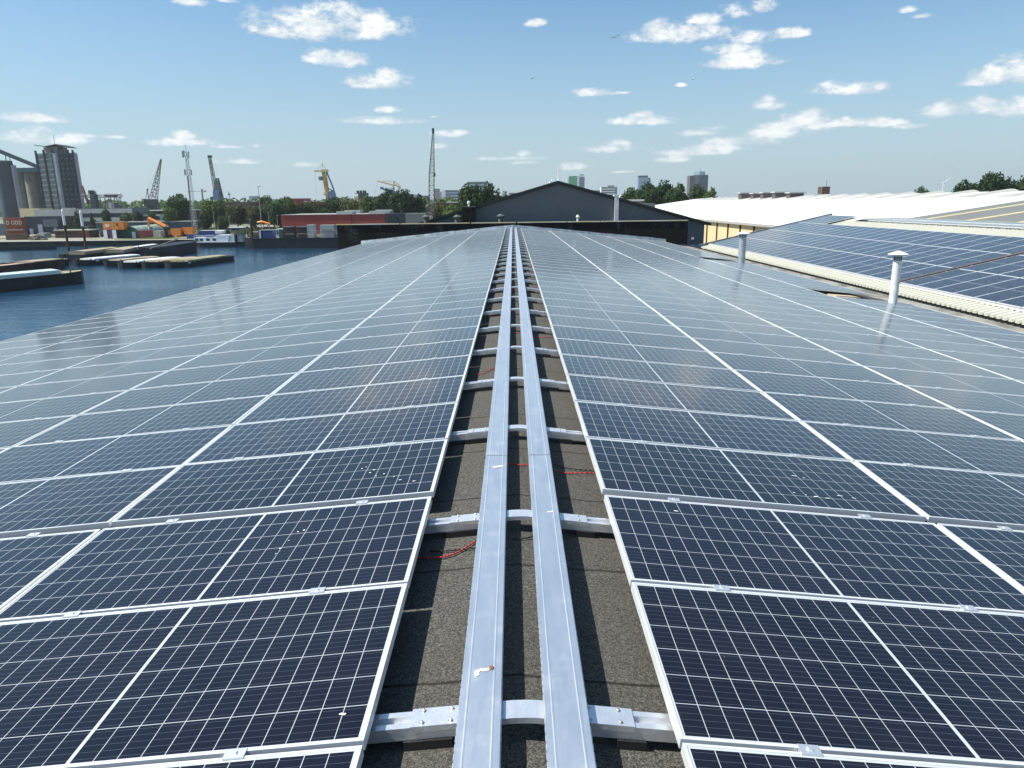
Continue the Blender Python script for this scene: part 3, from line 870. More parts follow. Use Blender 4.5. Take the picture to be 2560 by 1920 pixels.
wh = thing('white_roofed_hall', 'very long beige hall under a bright white membrane roof', 'hall', (45, 120, 0))
WX0, WZ0, WX1, WZ1, WY0, WY1 = 31.6, 7.0, 60, 10.68, 52, 236
build('wall', MB().extr([(WX0 + .3, 0), (2 * WX1 - WX0, 0), (2 * WX1 - WX0, WZ0 - .2), (WX1, WZ1 - .2), (WX0 + .3, WZ0 - .1)], 1, WY0 + .2, WY1 - .2), 'beige', wh)
b = MB()
prof = [(WX0, WZ0), (WX0 + 9, WZ0 + 1.22), (WX0 + 20, WZ0 + 2.70), (WX1 - 2.5, WZ1 - .18), (WX1, WZ1), (2 * WX1 - WX0, WZ0)]
for p0, p1 in zip(prof, prof[1:]): b.face([(p0[0], WY0, p0[1]), (p1[0], WY0, p1[1]), (p1[0], WY1, p1[1]), (p0[0], WY1, p0[1])])
build('roof', b, 'membrane', wh)
build('gutter', MB().box(WX0 - .18, WX0 - .02, WY0, WY1, WZ0 - .28, WZ0 + .02), 'mem2', wh)
for i in range(14):
    yy = 62 + i * 5.9; build('downpipe', MB().box(WX0 + .10, WX0 + .28, yy, yy + .18, 0, WZ0 - .3), 'brown', wh)
for y0, y1, z0, z1 in ((93.5, 99.0, 2.6, 5.7), (72, 76, 2.5, 5.5)):
    o = build('doorway', MB().box(WX0 + .22, WX0 + .29, y0, y1, z0 - 2.6, z1), 'dark', wh)
    build('door_leaf', MB().box(WX0 + .05, WX0 + .2, y0 - 1.6, y0 - .1, z0 - 2.6, z1 - .2), 'zinc', o)
build('wall_unit', MB().box(WX0 - .1, WX0 + .28, 85.5, 89.5, 4.4, 6.2), 'zinc', wh)
yy = 58
while yy < 225:
    b = MB(); n = 8
    wv = 3.2
    for i in range(n):
        a0, a1 = math.pi * i / n, math.pi * (i + 1) / n
        ya, yb = yy + wv / 2 - wv / 2 * math.cos(a0), yy + wv / 2 - wv / 2 * math.cos(a1)
        za, zb_ = .40 * math.sin(a0), .40 * math.sin(a1)
        x0_, x1_ = WX1 - 6, WX1 - .6
        h0 = WZ1 - .62; h1 = WZ1 - .12
        b.face([(x0_, ya, h0 + za * .35), (x0_, yb, h0 + zb_ * .35), (x1_, yb, h1 + zb_), (x1_, ya, h1 + za)])
        b.face([(x0_, ya, h0), (x0_, yb, h0), (x0_, yb, h0 + zb_ * .35), (x0_, ya, h0 + za * .35)])
    build('rooflight', b, 'mem2', wh); yy += 7.4
for i, (pa, pb, pt) in enumerate(((1851, 1880, 481), (1882, 1905, 482), (1907, 1935, 480), (1937, 1970, 479), (1974, 2012, 480))):
    Yu = 60 / ((pa + pb) / 2 - 1290) * 1803 * .97
    p0, p1 = at(pa, pt, Yu), at(pb, pt, Yu)
    t = thing('rooftop_unit', 'grey rooftop ventilation unit on the white roof, ' + ORD[i] + ' from the left', 'vent unit', (p0.x, Yu, WZ1 - .3), 'ventilation units on the white roof')
    build('casing', MB().box(p0.x + .15, p1.x - .15, Yu, Yu + 2, WZ1 - .7, p0.z - .25), 'cityn', t)
    build('hood', MB().box(p0.x - .1, p1.x + .1, Yu - .3, Yu + 2.3, p0.z - .25, p0.z), 'lightb', t)
p0, p1 = at(2056, 473, 135), at(2075, 473, 135)
t = thing('rooftop_hut', 'small brown box hut with a pole on the white roof ridge', 'roof hut', (p0.x, 135, 11))
build('hut_body', MB().box(p0.x, p1.x, 135, 137, 10.9, p0.z + .45), 'brown', t); build('pole', MB().bar((p0.x + 1.1, 136, p0.z), (p0.x + 1.1, 136, p0.z + 1.6), .04), 'steel', t)

# ------------------------------------------------------------------ ground, water, quay
WZ = -1.6
g = MB()
g.face([(-9000, 232, 0), (-95, 232, 0), (-95, 12000, 0), (-9000, 12000, 0)])
g.face([(-95, 232, 0), (-46, 214, 0), (-46, 12000, 0), (-95, 12000, 0)])
g.face([(-46, 214, 0), (-12.9, 55, 0), (-11.3, 46, 0), (-11.3, -300, 0), (9000, -300, 0), (9000, 12000, 0), (-46, 12000, 0)])
tag(build('ground', g, 'ground'), 'dusty yards and rough ground around the harbour', kind='structure')
wtr = MB(); wtr.face([(-9000, -300, WZ), (-11.2, -300, WZ), (-11.2, 240, WZ), (-9000, 240, WZ)])
tag(build('water', wtr, 'water'), 'rippled blue harbour water', kind='structure')
t = thing('quay_wall', 'long dark quay wall with a pale coping across the harbour', 'quay wall', (-95, 232, 0))
b = MB(); bc = MB()
for (xa, ya), (xb, yb) in (((-9000, 231.9), (-95, 231.9)), ((-95, 231.9), (-46, 213.9)), ((-46, 213.9), (-12.9, 54.9))):
    b.face([(xa, ya, WZ - .5), (xb, yb, WZ - .5), (xb, yb, -.02), (xa, ya, -.02)])
    if xa < -90: bc.box(max(xa, -2000), -95, 231.7, 234.5, -.02, .12)
build('face', b, 'quay', t); build('coping', bc, 'quaytop', t)
#PART2
# ------------------------------------------------------------------ trees
def crown_mesh(seed, W=1., H=1., nl=16, per=150, leaf=.055, kind='round'):
    rn = random.Random(seed); b = MB()
    def quad(p, nrm, s_):
        nrm = nrm.normalized(); x = nrm.orthogonal().normalized(); y = nrm.cross(x); a = rn.uniform(0, 6.28)
        x, y = x * math.cos(a) + y * math.sin(a), y * math.cos(a) - x * math.sin(a)
        b.face([p - x * s_ - y * s_ * .6, p + x * s_ - y * s_ * .6, p + x * s_ * .8 + y * s_ * .7, p - x * s_ * .8 + y * s_ * .7])
    lobes = []
    for i in range(nl):
        if kind == 'cone':
            t = i / nl; z = .08 + .88 * t; rr = .42 * (1 - t) + .04; a = rn.uniform(0, 6.28)
            lobes.append((Vector((math.cos(a) * rr * .45, math.sin(a) * rr * .45, z)), rr * .75, .10))
        elif kind == 'bush':
            a = rn.uniform(0, 6.28); r_ = rn.uniform(0, .30); z = rn.uniform(.22, .62); lobes.append((Vector((math.cos(a) * r_, math.sin(a) * r_, z)), .26, .24))
        else:
            while True:
                p = Vector((rn.uniform(-1, 1), rn.uniform(-1, 1), rn.uniform(-1, 1)))
                if .3 < p.length < 1: break
            r_ = rn.uniform(.15, .24)
            lobes.append((Vector((p.x * .36, p.y * .36, .56 + p.z * .30)), r_, r_ * .8))
    for c, r_, rz_ in lobes:
        for i in range(per):
            dv = Vector((rn.gauss(0, 1), rn.gauss(0, 1), rn.gauss(.15, 1))).normalized()
            k_ = rn.uniform(.55, 1.08)
            p = c + Vector((dv.x * r_, dv.y * r_, dv.z * rz_)) * k_
            quad(Vector((p.x * W, p.y * W, p.z * H)), dv + Vector((rn.gauss(0, .5), rn.gauss(0, .5), rn.gauss(0, .5))), leaf * rn.uniform(.5, 1.15))
    return b


def trunk_mesh(seed):
    rn = random.Random(seed + 50); b = MB()
    b.bar((0, 0, 0), (.01, 0, .3), .030, 7, .022); b.bar((.01, 0, .3), (0, .01, .55), .022, 7, .012)
    for i in range(6):
        a = rn.uniform(0, 6.28); z = rn.uniform(.2, .45); b.bar((0, 0, z), (math.cos(a) * .26, math.sin(a) * .26, z + .22), .013, 5, .004)
    return b


TM = {}
def tree(px, py, wpx, Y, kind, lab, base=0., group='trees around the harbour', leaf='leafA', sq=1.0):
    p_ = at(px, py, Y); Hh = (p_.z - base) / .93; Ww = wpx / 1803 * Y * 1.12 / (1.0 if kind != 'cone' else .72)
    key = (kind, leaf, (px // 7) % 4)
    if key not in TM:
        sd_ = hash((kind == 'cone', kind == 'bush', key[2])) % 1000 + key[2] * 17
        prm = dict(round=dict(nl=34, per=130, leaf=.034), cone=dict(nl=16, per=90, leaf=.04, kind='cone'), bush=dict(nl=14, per=130, leaf=.035, kind='bush'))[kind]
        c_ = crown_mesh(key[2] * 11 + len(kind), **prm)
        t = thing('tree', lab, 'tree', (p_.x, Y, base), group)
        lpart('crown', c_, leaf, t); lpart('trunk', trunk_mesh(key[2]), 'bark', t); TM[key] = t
    else:
        t = dup(TM[key], (p_.x, Y, base), label=lab); t['group'] = group
    t.rotation_euler.z = (px * 37 % 628) / 100.; t.scale = (Ww, Ww, Hh)
    return t


def cone_fix():
    pass


TR_ = [(189, 532, 17, 300, 'cone', 'narrow dark conifer right of the slate tower, left of the two mooring poles', 'leafA'),
       (229, 536, 19, 292, 'cone', 'olive conical tree just right of the right mooring pole', 'leafC'),
       (263, 522, 21, 300, 'round', 'dark upright tree above the orange cabin', 'leafA'),
       (313, 524, 46, 300, 'bush', 'wide rounded olive bush right of the orange cabin', 'leafC'),
       (345, 528, 20, 305, 'round', 'small dark tree between the round bush and the digger arm', 'leafA'),
       (376, 520, 22, 320, 'bush', 'yellow-green bush behind the orange digger arm', 'leafB'),
       (440, 490, 58, 300, 'round', 'tall dark tree left of the telecom mast', 'leafA'),
       (421, 521, 28, 292, 'round', 'small bright tree in front of the tall dark one left of the mast', 'leafB'),
       (533, 497, 60, 300, 'round', 'bright green tree between the telecom mast and the brown shed', 'leafB'),
       (512, 532, 30, 285, 'round', 'low shrubby tree at the foot of the telecom mast', 'leafA'),
       (555, 540, 30, 280, 'round', 'low green tree above the houseboat wheelhouse', 'leafB'),
       (590, 512, 54, 300, 'round', 'dark olive tree in front of the dark brown shed', 'leafC'),
       (633, 516, 40, 296, 'round', 'grey-olive tree left of the tall thin lamp pole', 'leafC'),
       (668, 505, 46, 300, 'round', 'dark green tree right of the tall thin lamp pole', 'leafA'),
       (653, 498, 30, 330, 'round', 'reddish-leaved tree behind the tall thin lamp pole', 'leafD'),
       (710, 494, 62, 300, 'round', 'large dark tree left of the dark red hall', 'leafA'),
       (690, 512, 36, 285, 'round', 'mid green tree at the left corner of the dark red hall', 'leafA'),
       (665, 488, 34, 520, 'round', 'bluish far tree showing above the trees by the lamp pole', 'leafA'),
       (757, 505, 44, 300, 'round', 'olive tree behind the left end of the dark red hall', 'leafC'),
       (790, 500, 50, 305, 'round', 'bushy tree behind the dark red hall, left of the yellow crane', 'leafC'),
       (830, 497, 58, 300, 'round', 'dark tree at the foot of the yellow crane', 'leafA'),
       (872, 498, 54, 300, 'round', 'olive tree between the yellow crane and the dark loading tower', 'leafC'),
       (913, 493, 34, 290, 'round', 'fresh green tree in front of the dark loading tower', 'leafB'),
       (962, 476, 66, 290, 'round', 'left half of the big broad trees left of the lattice crane', 'leafA'),
       (1005, 474, 78, 285, 'round', 'tallest broad tree just left of the lattice crane', 'leafA'),
       (1045, 488, 36, 290, 'round', 'small tree squeezed against the left side of the lattice crane', 'leafA'),
       (1100, 500, 44, 290, 'round', 'green tree just right of the lattice crane', 'leafC'),
       (1128, 512, 40, 280, 'round', 'low bright tree left of the black chimney', 'leafB'),
       (1178, 459, 64, 200, 'round', 'large dark tree behind the black chimney', 'leafA'),
       (1215, 461, 66, 200, 'round', 'large dark tree rising over the left roof edge of the gabled hall', 'leafA'),
       (1255, 479, 38, 230, 'round', 'small dark tree low on the left roof edge of the gabled hall', 'leafA'),
       (1585, 474, 58, 300, 'round', 'lower left tree of the dark clump right of the gabled hall', 'leafA'),
       (1645, 452, 84, 300, 'round', 'highest tree of the dark clump right of the gabled hall', 'leafA'),
       (1692, 462, 60, 290, 'round', 'right-hand tree of the dark clump before the white roof', 'leafA'),
       (1618, 466, 60, 290, 'round', 'middle tree of the dark clump right of the gabled hall', 'leafA'),
       (1749, 462, 46, 300, 'round', 'dark tree in front of the dark twin-toned tower', 'leafA'),
       (1776, 472, 38, 295, 'round', 'lighter green tree right of the dark twin-toned tower', 'leafB'),
       (2308, 468, 38, 420, 'round', 'small distant tree over the white roof, left of the wind turbine', 'leafA'),
       (2415, 452, 54, 260, 'round', 'leftmost tree of the clump above the white roof ridge', 'leafA'),
       (2478, 436, 76, 260, 'round', 'highest tree of the clump above the white roof ridge', 'leafA'),
       (2545, 441, 74, 260, 'round', 'rightmost tree above the white roof ridge', 'leafA')]
for px, py, wpx, Y, kd, lab, lf in TR_: tree(px, py, wpx, Y, kd, lab, leaf=lf)
# far woods: nobody could count these crowns
rn = random.Random(5); b = MB()
for i in range(330):
    X = rn.uniform(-640, -60); Y = rn.uniform(760, 900); hh = rn.uniform(11, 19); wv = rn.uniform(9, 17)
    for j in range(60):
        dv = Vector((rn.gauss(0, 1), rn.gauss(0, 1), rn.gauss(0, 1))).normalized()
        p = Vector((X + dv.x * wv * .5, Y + dv.y * wv * .5, hh * .55 + dv.z * hh * .45)); s_ = rn.uniform(.8, 1.7)
        nn = (dv + Vector((rn.gauss(0, .4), rn.gauss(0, .4), rn.gauss(0, .4)))).normalized(); x = nn.orthogonal().normalized(); y = nn.cross(x)
        b.face([p - x * s_ - y * s_, p + x * s_ - y * s_, p + x * s_ + y * s_, p - x * s_ + y * s_])
tag(build('far_woods', b, 'leafB'), 'long band of woodland along the horizon beyond the harbour', 'woods', kind='stuff')
rn = random.Random(9); b = MB()                        # scrub on the yard behind the quay
for i in range(2600):
    X = rn.uniform(-150, -42); Y = rn.uniform(262, 300)
    for j in range(3):
        p = Vector((X + rn.gauss(0, .5), Y + rn.gauss(0, .5), rn.uniform(0, 1.7))); s_ = rn.uniform(.2, .5); a = rn.uniform(0, 3.1)
        x = Vector((math.cos(a), math.sin(a), rn.uniform(-.4, .4))) * s_; y = Vector((rn.uniform(-.3, .3), rn.uniform(-.3, .3), 1)) * s_
        b.face([p - x - y, p + x - y, p + x + y, p - x + y])
tag(build('scrub', b, 'leafC'), 'low scrub and weeds growing over the yard behind the quay', 'scrub', kind='stuff')

# ------------------------------------------------------------------ helpers for far buildings
def span(px0, px1, pyt, Y):
    a, c_ = at(px0, pyt, Y), at(px1, pyt, Y); return a.x, c_.x, (a.z + c_.z) / 2


def block(name, lab, cat, px0, px1, pyt, Y, dep, m_, zb=0., nfl=0, win='glassd', roof=None, group=None, ncol=0, side=0):
    x0, x1, z1 = span(px0, px1, pyt, Y)
    t = thing(name, lab, cat, ((x0 + x1) / 2, Y, zb), group)
    build('wall', MB().box(x0, x1, Y, Y + dep, zb, z1), m_, t)
    if roof: build('roof', MB().box(x0 - .3, x1 + .3, Y - .3, Y + dep, z1, z1 + .35), roof, t)
    if nfl:
        fh = (z1 - zb) / nfl
        for i in range(nfl):
            za, zc = zb + fh * (i + .35), zb + fh * (i + .8)
            if ncol:
                cw = (x1 - x0) / ncol
                for j in range(ncol): build('window', MB().box(x0 + cw * (j + .2), x0 + cw * (j + .8), Y - .12, Y - .02, za, zc), win, t)
            else: build('window_band', MB().box(x0 + .3, x1 - .3, Y - .12, Y - .02, za, zc), win, t)
    return t, x0, x1, z1


# distant city ------------------------------------------------------
block('office_tower', 'pinkish-brown tower block just right of the lattice crane', 'tower', 1085, 1098, 472, 1900, 20, 'cityp', nfl=9)
block('office_block', 'blue low block beside the pinkish-brown tower block', 'building', 1098, 1104, 480, 1950, 20, 'cityb')
block('office_block', 'long blue-grey office block left of the big tree by the chimney', 'building', 1112, 1146, 475, 1800, 30, 'cityb', nfl=6)
block('office_block', 'white stair end of the long blue-grey office block', 'building', 1104, 1113, 476, 1790, 30, 'cityw')
block('office_block', 'small blue block left of the lattice crane', 'building', 1033, 1047, 486, 1700, 20, 'cityb')
block('office_block', 'dark blue low block directly left of the lattice crane', 'building', 1052, 1072, 489, 1500, 20, 'cityd', nfl=2)
block('office_block', 'teal slab showing above the big tree by the chimney', 'building', 1168, 1216, 454, 1500, 30, 'cityt', nfl=8)
block('office_block', 'low white terraced building over the left slope of the gabled hall', 'building', 1272, 1312, 481, 1300, 30, 'cityw', nfl=5)
t, x0, x1, z1 = block('green_tower', 'tower with a bright green front beside a pale grey wing', 'tower', 1423, 1443, 440, 2200, 22, 'cityg')
build('wing', MB().box(x1 + .5, at(1462, 442, 2200).x, 2203, 2225, 0, z1 - 2), 'cityb', t); build('edge_slab', MB().box(x1, x1 + 6, 2200, 2220, 0, z1 - .5), 'cityw', t)
build('edge_slab', MB().box(x0 - 6, x0 - .5, 2202, 2220, 0, z1 - 4), 'cityw', t)
for i in range(12): build('window_band', MB().box(x1 + 7, at(1460, 442, 2200).x, 2202.6, 2202.95, 20 + i * 6, 23 + i * 6), 'cityd', t)
block('office_block', 'small striped block low behind the right slope of the gabled hall', 'building', 1479, 1500, 475, 1900, 20, 'cityw', nfl=5)
t, x0, x1, z1 = block('office_block', 'broad white office block with dark window bands right of the green tower', 'building', 1503, 1537, 467, 1700, 20, 'cityw', nfl=8)
build('side_wall', MB().box(x1 + .02, x1 + 6, 1701, 1720, 0, z1), 'cityb', t); build('plant_room', MB().box(x0 + 16, x1 - 1, 1702, 1712, z1, z1 + 3), 'cityn', t)
t, x0, x1, z1 = block('office_tower', 'blue-grey tower rising behind the dark tree clump', 'tower', 1596, 1622, 444, 2000, 26, 'cityb', nfl=14, win='cityt')
build('plant_room', MB().box(x0 + 1.5, x1 - 2, 2002, 2020, z1, z1 + 5.5), 'cityd', t); build('wing', MB().box(x1 + .05, x1 + 5, 2004, 2020, 0, z1), 'cityd', t)
t, x0, x1, z1 = block('office_tower', 'tall twin-toned dark tower, brown on its left and blue-black on its right', 'tower', 1725, 1738, 439, 1600, 24, 'cityn', nfl=16, win='cityd')
xr = at(1771, 439, 1600).x
build('glass_wing', MB().prism([(x1 + .05, 1600), (x1 + 8, 1594), (x1 + 20, 1594), (xr, 1600), (xr, 1620), (x1 + .05, 1620)], 0, z1 + 1), 'cityd', t)
build('crown', MB().prism([(x1 - 1, 1602), (x1 + 8, 1596), (x1 + 20, 1596), (xr - 7, 1602), (xr - 8, 1618), (x1, 1618)], z1 + 1.1, z1 + 8), 'cityt', t)
build('antenna', MB().bar((x1 + 12, 1606, z1 + 7), (x1 + 12, 1606, z1 + 14), .4), 'steel', t)
x0, x1, z1 = span(1526, 1567, 486, 420); cx = (x0 + x1) / 2; r_ = (x1 - x0) / 2
b = MB().lathe(cx, 425, [(r_ * math.cos(a * math.pi / 20), z1 - 3.4 + 3.4 * math.sin(a * math.pi / 20)) for a in range(11)], 20)
t = thing('dome_hall', 'low white domed roof behind the right slope of the gabled hall', 'hall', (cx, 425, 0)); build('dome', b, 'membrane', t); build('drum', MB().lathe(cx, 425, [(r_, 0), (r_, z1 - 3.4)], 20), 'lightb', t)
block('flat_shed', 'small white flat-roofed shed left of the long white roof', 'shed', 1566, 1606, 503, 150, 12, 'olive', roof='membrane')
block('flat_shed', 'low grey flat-roofed block in front of the dark tree clump', 'shed', 1590, 1638, 508, 135, 10, 'olive')
# silo works --------------------------------------------------------
SY = 420
def vx(px, py, Y=SY): return at(px, py, Y).x
silo = thing('grain_silo', 'tall dark grey silo at the left edge of the picture', 'silo', (vx(12, 408), SY - 6, 0))
xa, xb_ = vx(-14, 408, 412), vx(28, 408, 412)
build('shell', MB().lathe((xa + xb_) / 2, 412, [((xb_ - xa) / 2, 0), ((xb_ - xa) / 2, at(10, 408, 412).z)], 28), 'darksilo', silo, smooth=True)
build('top_rail', MB().lathe((xa + xb_) / 2, 412, [((xb_ - xa) / 2 - .1, at(10, 408, 412).z), ((xb_ - xa) / 2 - .1, at(10, 402, 412).z)], 14), 'steel', silo)
build('stair_shaft', MB().box(xb_ + .1, xb_ + 1.1, 411, 414, 0, at(28, 408, 412).z - 1), 'pale', silo)
for i, (a, c_) in enumerate(((32, 54), (56, 92))):
    xa, xb_ = vx(a, 432, 432), vx(c_, 432, 432); rr = (xb_ - xa) / 2
    t = thing('grain_silo', ['narrower weathered concrete silo next to the dark silo', 'wider weathered concrete silo next to the slate tower'][i], 'silo', ((xa + xb_) / 2, 432, 0), 'concrete silos')
    build('shell', MB().lathe((xa + xb_) / 2, 434, [(rr, 0), (rr, at(50, 429, 432).z)], 28), 'conc', t, smooth=True)
t = thing('silo_gallery', 'teal gallery box lying on top of the concrete silos', 'gallery', (vx(60, 425), 432, 30))
build('gallery_box', MB().box(vx(31, 420, 427), vx(95, 420, 427), 427.5, 440, at(50, 430, 430).z, at(50, 420, 430).z), 'teal', t)
cv = thing('conveyor_bridge', 'long sloping conveyor bridge running down to the slate tower', 'conveyor', at(50, 395, 415))
pa, pb = at(-30, 366, 412), at(92, 416, 418)
M_ = Matrix.Translation((pa + pb) / 2) @ (pb - pa).to_track_quat('X', 'Z').to_matrix().to_4x4(); Lh = (pb - pa).length / 2
build('enclosure', MB().box(-Lh, Lh, -1.1, 1.1, -1.0, 1.0, M_), 'slate', cv)
b = MB()
for px_ in (16, 26): b.bar(at(px_ - 3, 384 + (px_ - 16) * .4, 414), at(px_, 408, 412), .22)
build('trestle', b, 'steel', cv)
tw = thing('grain_tower', 'tall slate-grey tower with window bays, dark fins and a butterfly roof', 'tower', (vx(137, 375), SY, 0))
z1 = at(137, 381, SY).z
A, B_, C_, D_, E_, F_ = [(at(x_, 376, y_).x, y_) for x_, y_ in ((88, 428), (130, 419.5), (144, 419.5), (182, 426), (191, 440), (120, 446))]
build('wall', MB().prism([A, B_, C_, D_, E_, F_], 0, z1), 'slate', tw)
build('stair_pier', MB().prism([(B_[0] + .05, B_[1] - .08), (B_[0] + .9, 417.8), (C_[0] - .9, 417.8), (C_[0] - .05, C_[1] - .08)], 0, z1 - .6), 'pale', tw)
build('end_wall', MB().prism([(D_[0] + .05, D_[1] - .3), (D_[0] + .5, D_[1] - .3), (E_[0] + .35, E_[1] - .2), (E_[0] + .05, E_[1] - .1)], 0, z1 + .5), 'mauve', tw)
def fin(P0, P1, t_, wd=.7):
    x = P0[0] + (P1[0] - P0[0]) * t_; y = P0[1] + (P1[1] - P0[1]) * t_
    build('fin', MB().box(x - wd / 2, x + wd / 2, y - .75, y + .3, 0, z1 + 1.6), 'pier', tw)
for t_ in (0, .5, 1): fin(A, B_, t_ * .96 + .02)
for t_ in (0.02, .34, .67, .99): fin(C_, D_, t_)
def bay(P0, P1, t0, t1, n):
    x0, y0 = P0[0] + (P1[0] - P0[0]) * t0, P0[1] + (P1[1] - P0[1]) * t0; x1_, y1_ = P0[0] + (P1[0] - P0[0]) * t1, P0[1] + (P1[1] - P0[1]) * t1
    fh = (z1 - 7) / n; o_ = None
    for i in range(n):
        za = 6.5 + fh * i
        q_ = lambda e, z0, z2: MB().face([(x0, y0 - e, z0), (x1_, y1_ - e, z0), (x1_, y1_ - e, z2), (x0, y0 - e, z2)])
        wdw = build('window', q_(.10, za + .55, za + fh - .35), 'glassd', tw)
        build('sill', q_(.14, za + .28, za + .5), 'olive', wdw)
for t0, t1 in ((.07, .44), (.55, .92)): bay(A, B_, t0, t1, 12)
for t0, t1 in ((.07, .29), (.40, .62), (.73, .94)): bay(C_, D_, t0, t1, 12)
xm = (B_[0] + C_[0]) / 2; zr = at(137, 364, SY).z
b = MB(); xl, xr_ = vx(99, 364, 426), vx(171, 366, 432)
for p0, p1 in (((xl, zr + .3), (xl + 5.5, zr - .55)), ((xl + 5.5, zr - .55), (xm, zr + .6)), ((xm, zr + .6), (xm + 4.5, zr - .7)), ((xm + 4.5, zr - .7), (xr_, zr - .3))):
    b.extr([(p0[0], p0[1]), (p1[0], p1[1]), (p1[0], p1[1] + .35), (p0[0], p0[1] + .35)], 1, 421, 433)
build('roof', b, 'pier', tw)
build('roof_storey', MB().prism([(xl + .6, 428), (xm, 421.6), (xr_ - .9, 427), (xr_ - .9, 432), (xl + .6, 432)], z1, zr - .3), 'conc', tw)
build('antenna', MB().bar((vx(116, 350), 427, zr - 1), (vx(116, 350), 427, zr + 6.2), .12), 'steel', tw)
block('cream_annex', 'cream low annex lit by the sun at the foot of the concrete silos', 'building', 48, 96, 521, 395, 12, 'beige')
block('annex', 'pale green-grey annex with a dark doorway in front of the slate tower', 'building', 84, 150, 524, 372, 12, 'lightb')
t, x0, x1, z1 = block('office_block', 'long grey two-storey building with dark window bands right of the slate tower', 'building', 160, 330, 521, 345, 16, 'olive')
for za, zc in ((.60, .76), (.22, .40)): build('window_band', MB().box(x0 + 4, x1 - 3, 344.8, 344.95, z1 * za, z1 * zc), 'navy', t)
for za, zc in ((.78, .97), (.42, .58)): build('fascia', MB().box(x0 + 2, x1, 344.6, 344.95, z1 * za, z1 * zc), 'lightb', t)
build('end_block', MB().box(x0 - .5, x0 + 6, 343.8, 344.5, 0, z1 + .4), 'lightb', t)
# loading gantry beyond
lg = thing('loading_gantry', 'tangle of dark conveyor gantries and hoppers right of the slate tower', 'gantry', at(250, 490, 400))
b = MB(); gp = lambda x, y: at(x, y, 400)
b.bar(gp(205, 464), gp(221, 510), .5, 4, .8)
build('inclined_leg', b, 'brick', lg)
b = MB(); b.lattice(gp(204, 491), gp(300, 490), 1.5, 1.5, 12, .16); b.bar(gp(262, 488), gp(293, 488), .9); b.lattice(gp(232, 478), gp(238, 514), 2.0, 2.0, 5, .22)
build('gantry_frame', b, 'steel', lg)
b = MB(); b.box(gp(225, 477).x, gp(234, 477).x, 398, 401, gp(225, 486).z, gp(225, 476).z); b.box(gp(229, 490).x, gp(242, 490).x, 398, 401, 6, gp(229, 487).z)
build('hopper', b, 'pier', lg)
b = MB()
for x_ in (250, 262, 276, 286, 292): b.bar(gp(x_, 492), gp(x_ + 2, 520), .25)
b.box(gp(266, 500).x, gp(286, 500).x, 400, 404, 5, gp(266, 508).z)
build('legs', b, 'steel', lg)
b = MB(); b.lattice(gp(296, 487), gp(304, 487), 1.6, 1.6, 2, .08); b.lattice(gp(303, 487), gp(297, 505), 1.2, .8, 4, .07); build('access_frame', b, 'steell', lg)
build('silver_tank', MB().box(gp(280, 507).x, gp(288, 507).x, 396, 399, 4, gp(280, 506).z), 'lightb', lg)
block('yard_building', 'long low shed with a thin white roof edge under the first lattice crane', 'shed', 322, 470, 527, 380, 15, 'dark', roof='white')
block('white_cabins', 'pale low cabins glimpsed behind the digger arm', 'cabin', 352, 400, 537, 350, 6, 'lightb', nfl=2)
t, x0, x1, z1 = block('blue_shed', 'dark navy building with a pale framed window beside the brick block', 'building', 60, 149, 541, 300, 14, 'navy')
f_ = build('window_surround', MB().box(x0 + 7.6, x1 - .9, 299.5, 299.9, z1 * .40, z1 * .84), 'slate', t)
build('pane', MB().box(x0 + 9.6, x1 - 1.6, 299.3, 299.45, z1 * .56, z1 * .74), 'glassd', f_)
for a, c_, h_ in ((5.2, 6.9, .55), (1.6, 2.9, .32), (11.6, 12.5, .35)): build('door', MB().box(x0 + a, x0 + c_, 299.6, 299.95, 0, z1 * h_), 'pale', t)
block('brown_block', 'brown narrow block between the navy building and the mooring poles', 'building', 148, 163, 541, 302, 10, 'brown')
block('grey_block', 'grey low block at the picture edge left of the brick block', 'building', -40, 13, 560, 290, 14, 'slate')
t, x0, x1, z1 = block('brick_block', 'red brick block carrying pale outlined letters at the left edge', 'building', 10, 52, 544, 262, 2.2, 'brick')
build('plinth_band', MB().box(x0, x1 + .3, 261.7, 261.95, .42 * z1 - .25, .42 * z1), 'lightb', t)
cu = bpy.data.curves.new('lettering', 'FONT'); cu.body = 'D ODD'; cu.size = 2.0; cu.extrude = .03; cu.space_character = 1.12
lo = bpy.data.objects.new('lettering', cu); C.objects.link(lo); lo.parent = t; lo.location = (x0 + .5 - t.location.x, 261.85 - t.location.y, z1 * .66); lo.rotation_euler = (R(90), 0, 0); lo.scale = (.78, .95, 1); cu.materials.append(M['sign']); bpy.context.view_layer.update()
lm = bpy.data.meshes.new_from_object(lo.evaluated_get(bpy.context.evaluated_depsgraph_get())); ln = bpy.data.objects.new('lettering', lm); C.objects.link(ln); ln.parent = t; ln.location = lo.location; ln.rotation_euler = lo.rotation_euler; ln.scale = lo.scale; bpy.data.objects.remove(lo)
ln.name = 'lettering'; lm.materials.clear(); lm.materials.append(M['sign'])
block('brown_container', 'brown container standing on the quay below the brick block', 'container', 13, 66, 585, 246, 1.5, 'brown')
t, x0, x1, z1 = block('brown_shed', 'long low brown shed behind the two mooring poles', 'shed', 136, 222, 577, 258, 6, 'brown', roof='quaytop')
build('roller_door', MB().box(x0 + 1, x0 + 5.6, 257.8, 257.95, .1, z1 * .7), 'hullb', t); build('end_panel', MB().box(x1 - 1.8, x1, 257.75, 257.95, 0, z1), 'redc', t)
block('white_van', 'pale grey cabin on the yard left of the long brown shed', 'cabin', 93, 110, 583, 262, 4, 'lightb')
block('long_wall', 'long low blue-grey building behind the green hut', 'building', 240, 486, 556, 290, 6, 'slate', roof='lightb')
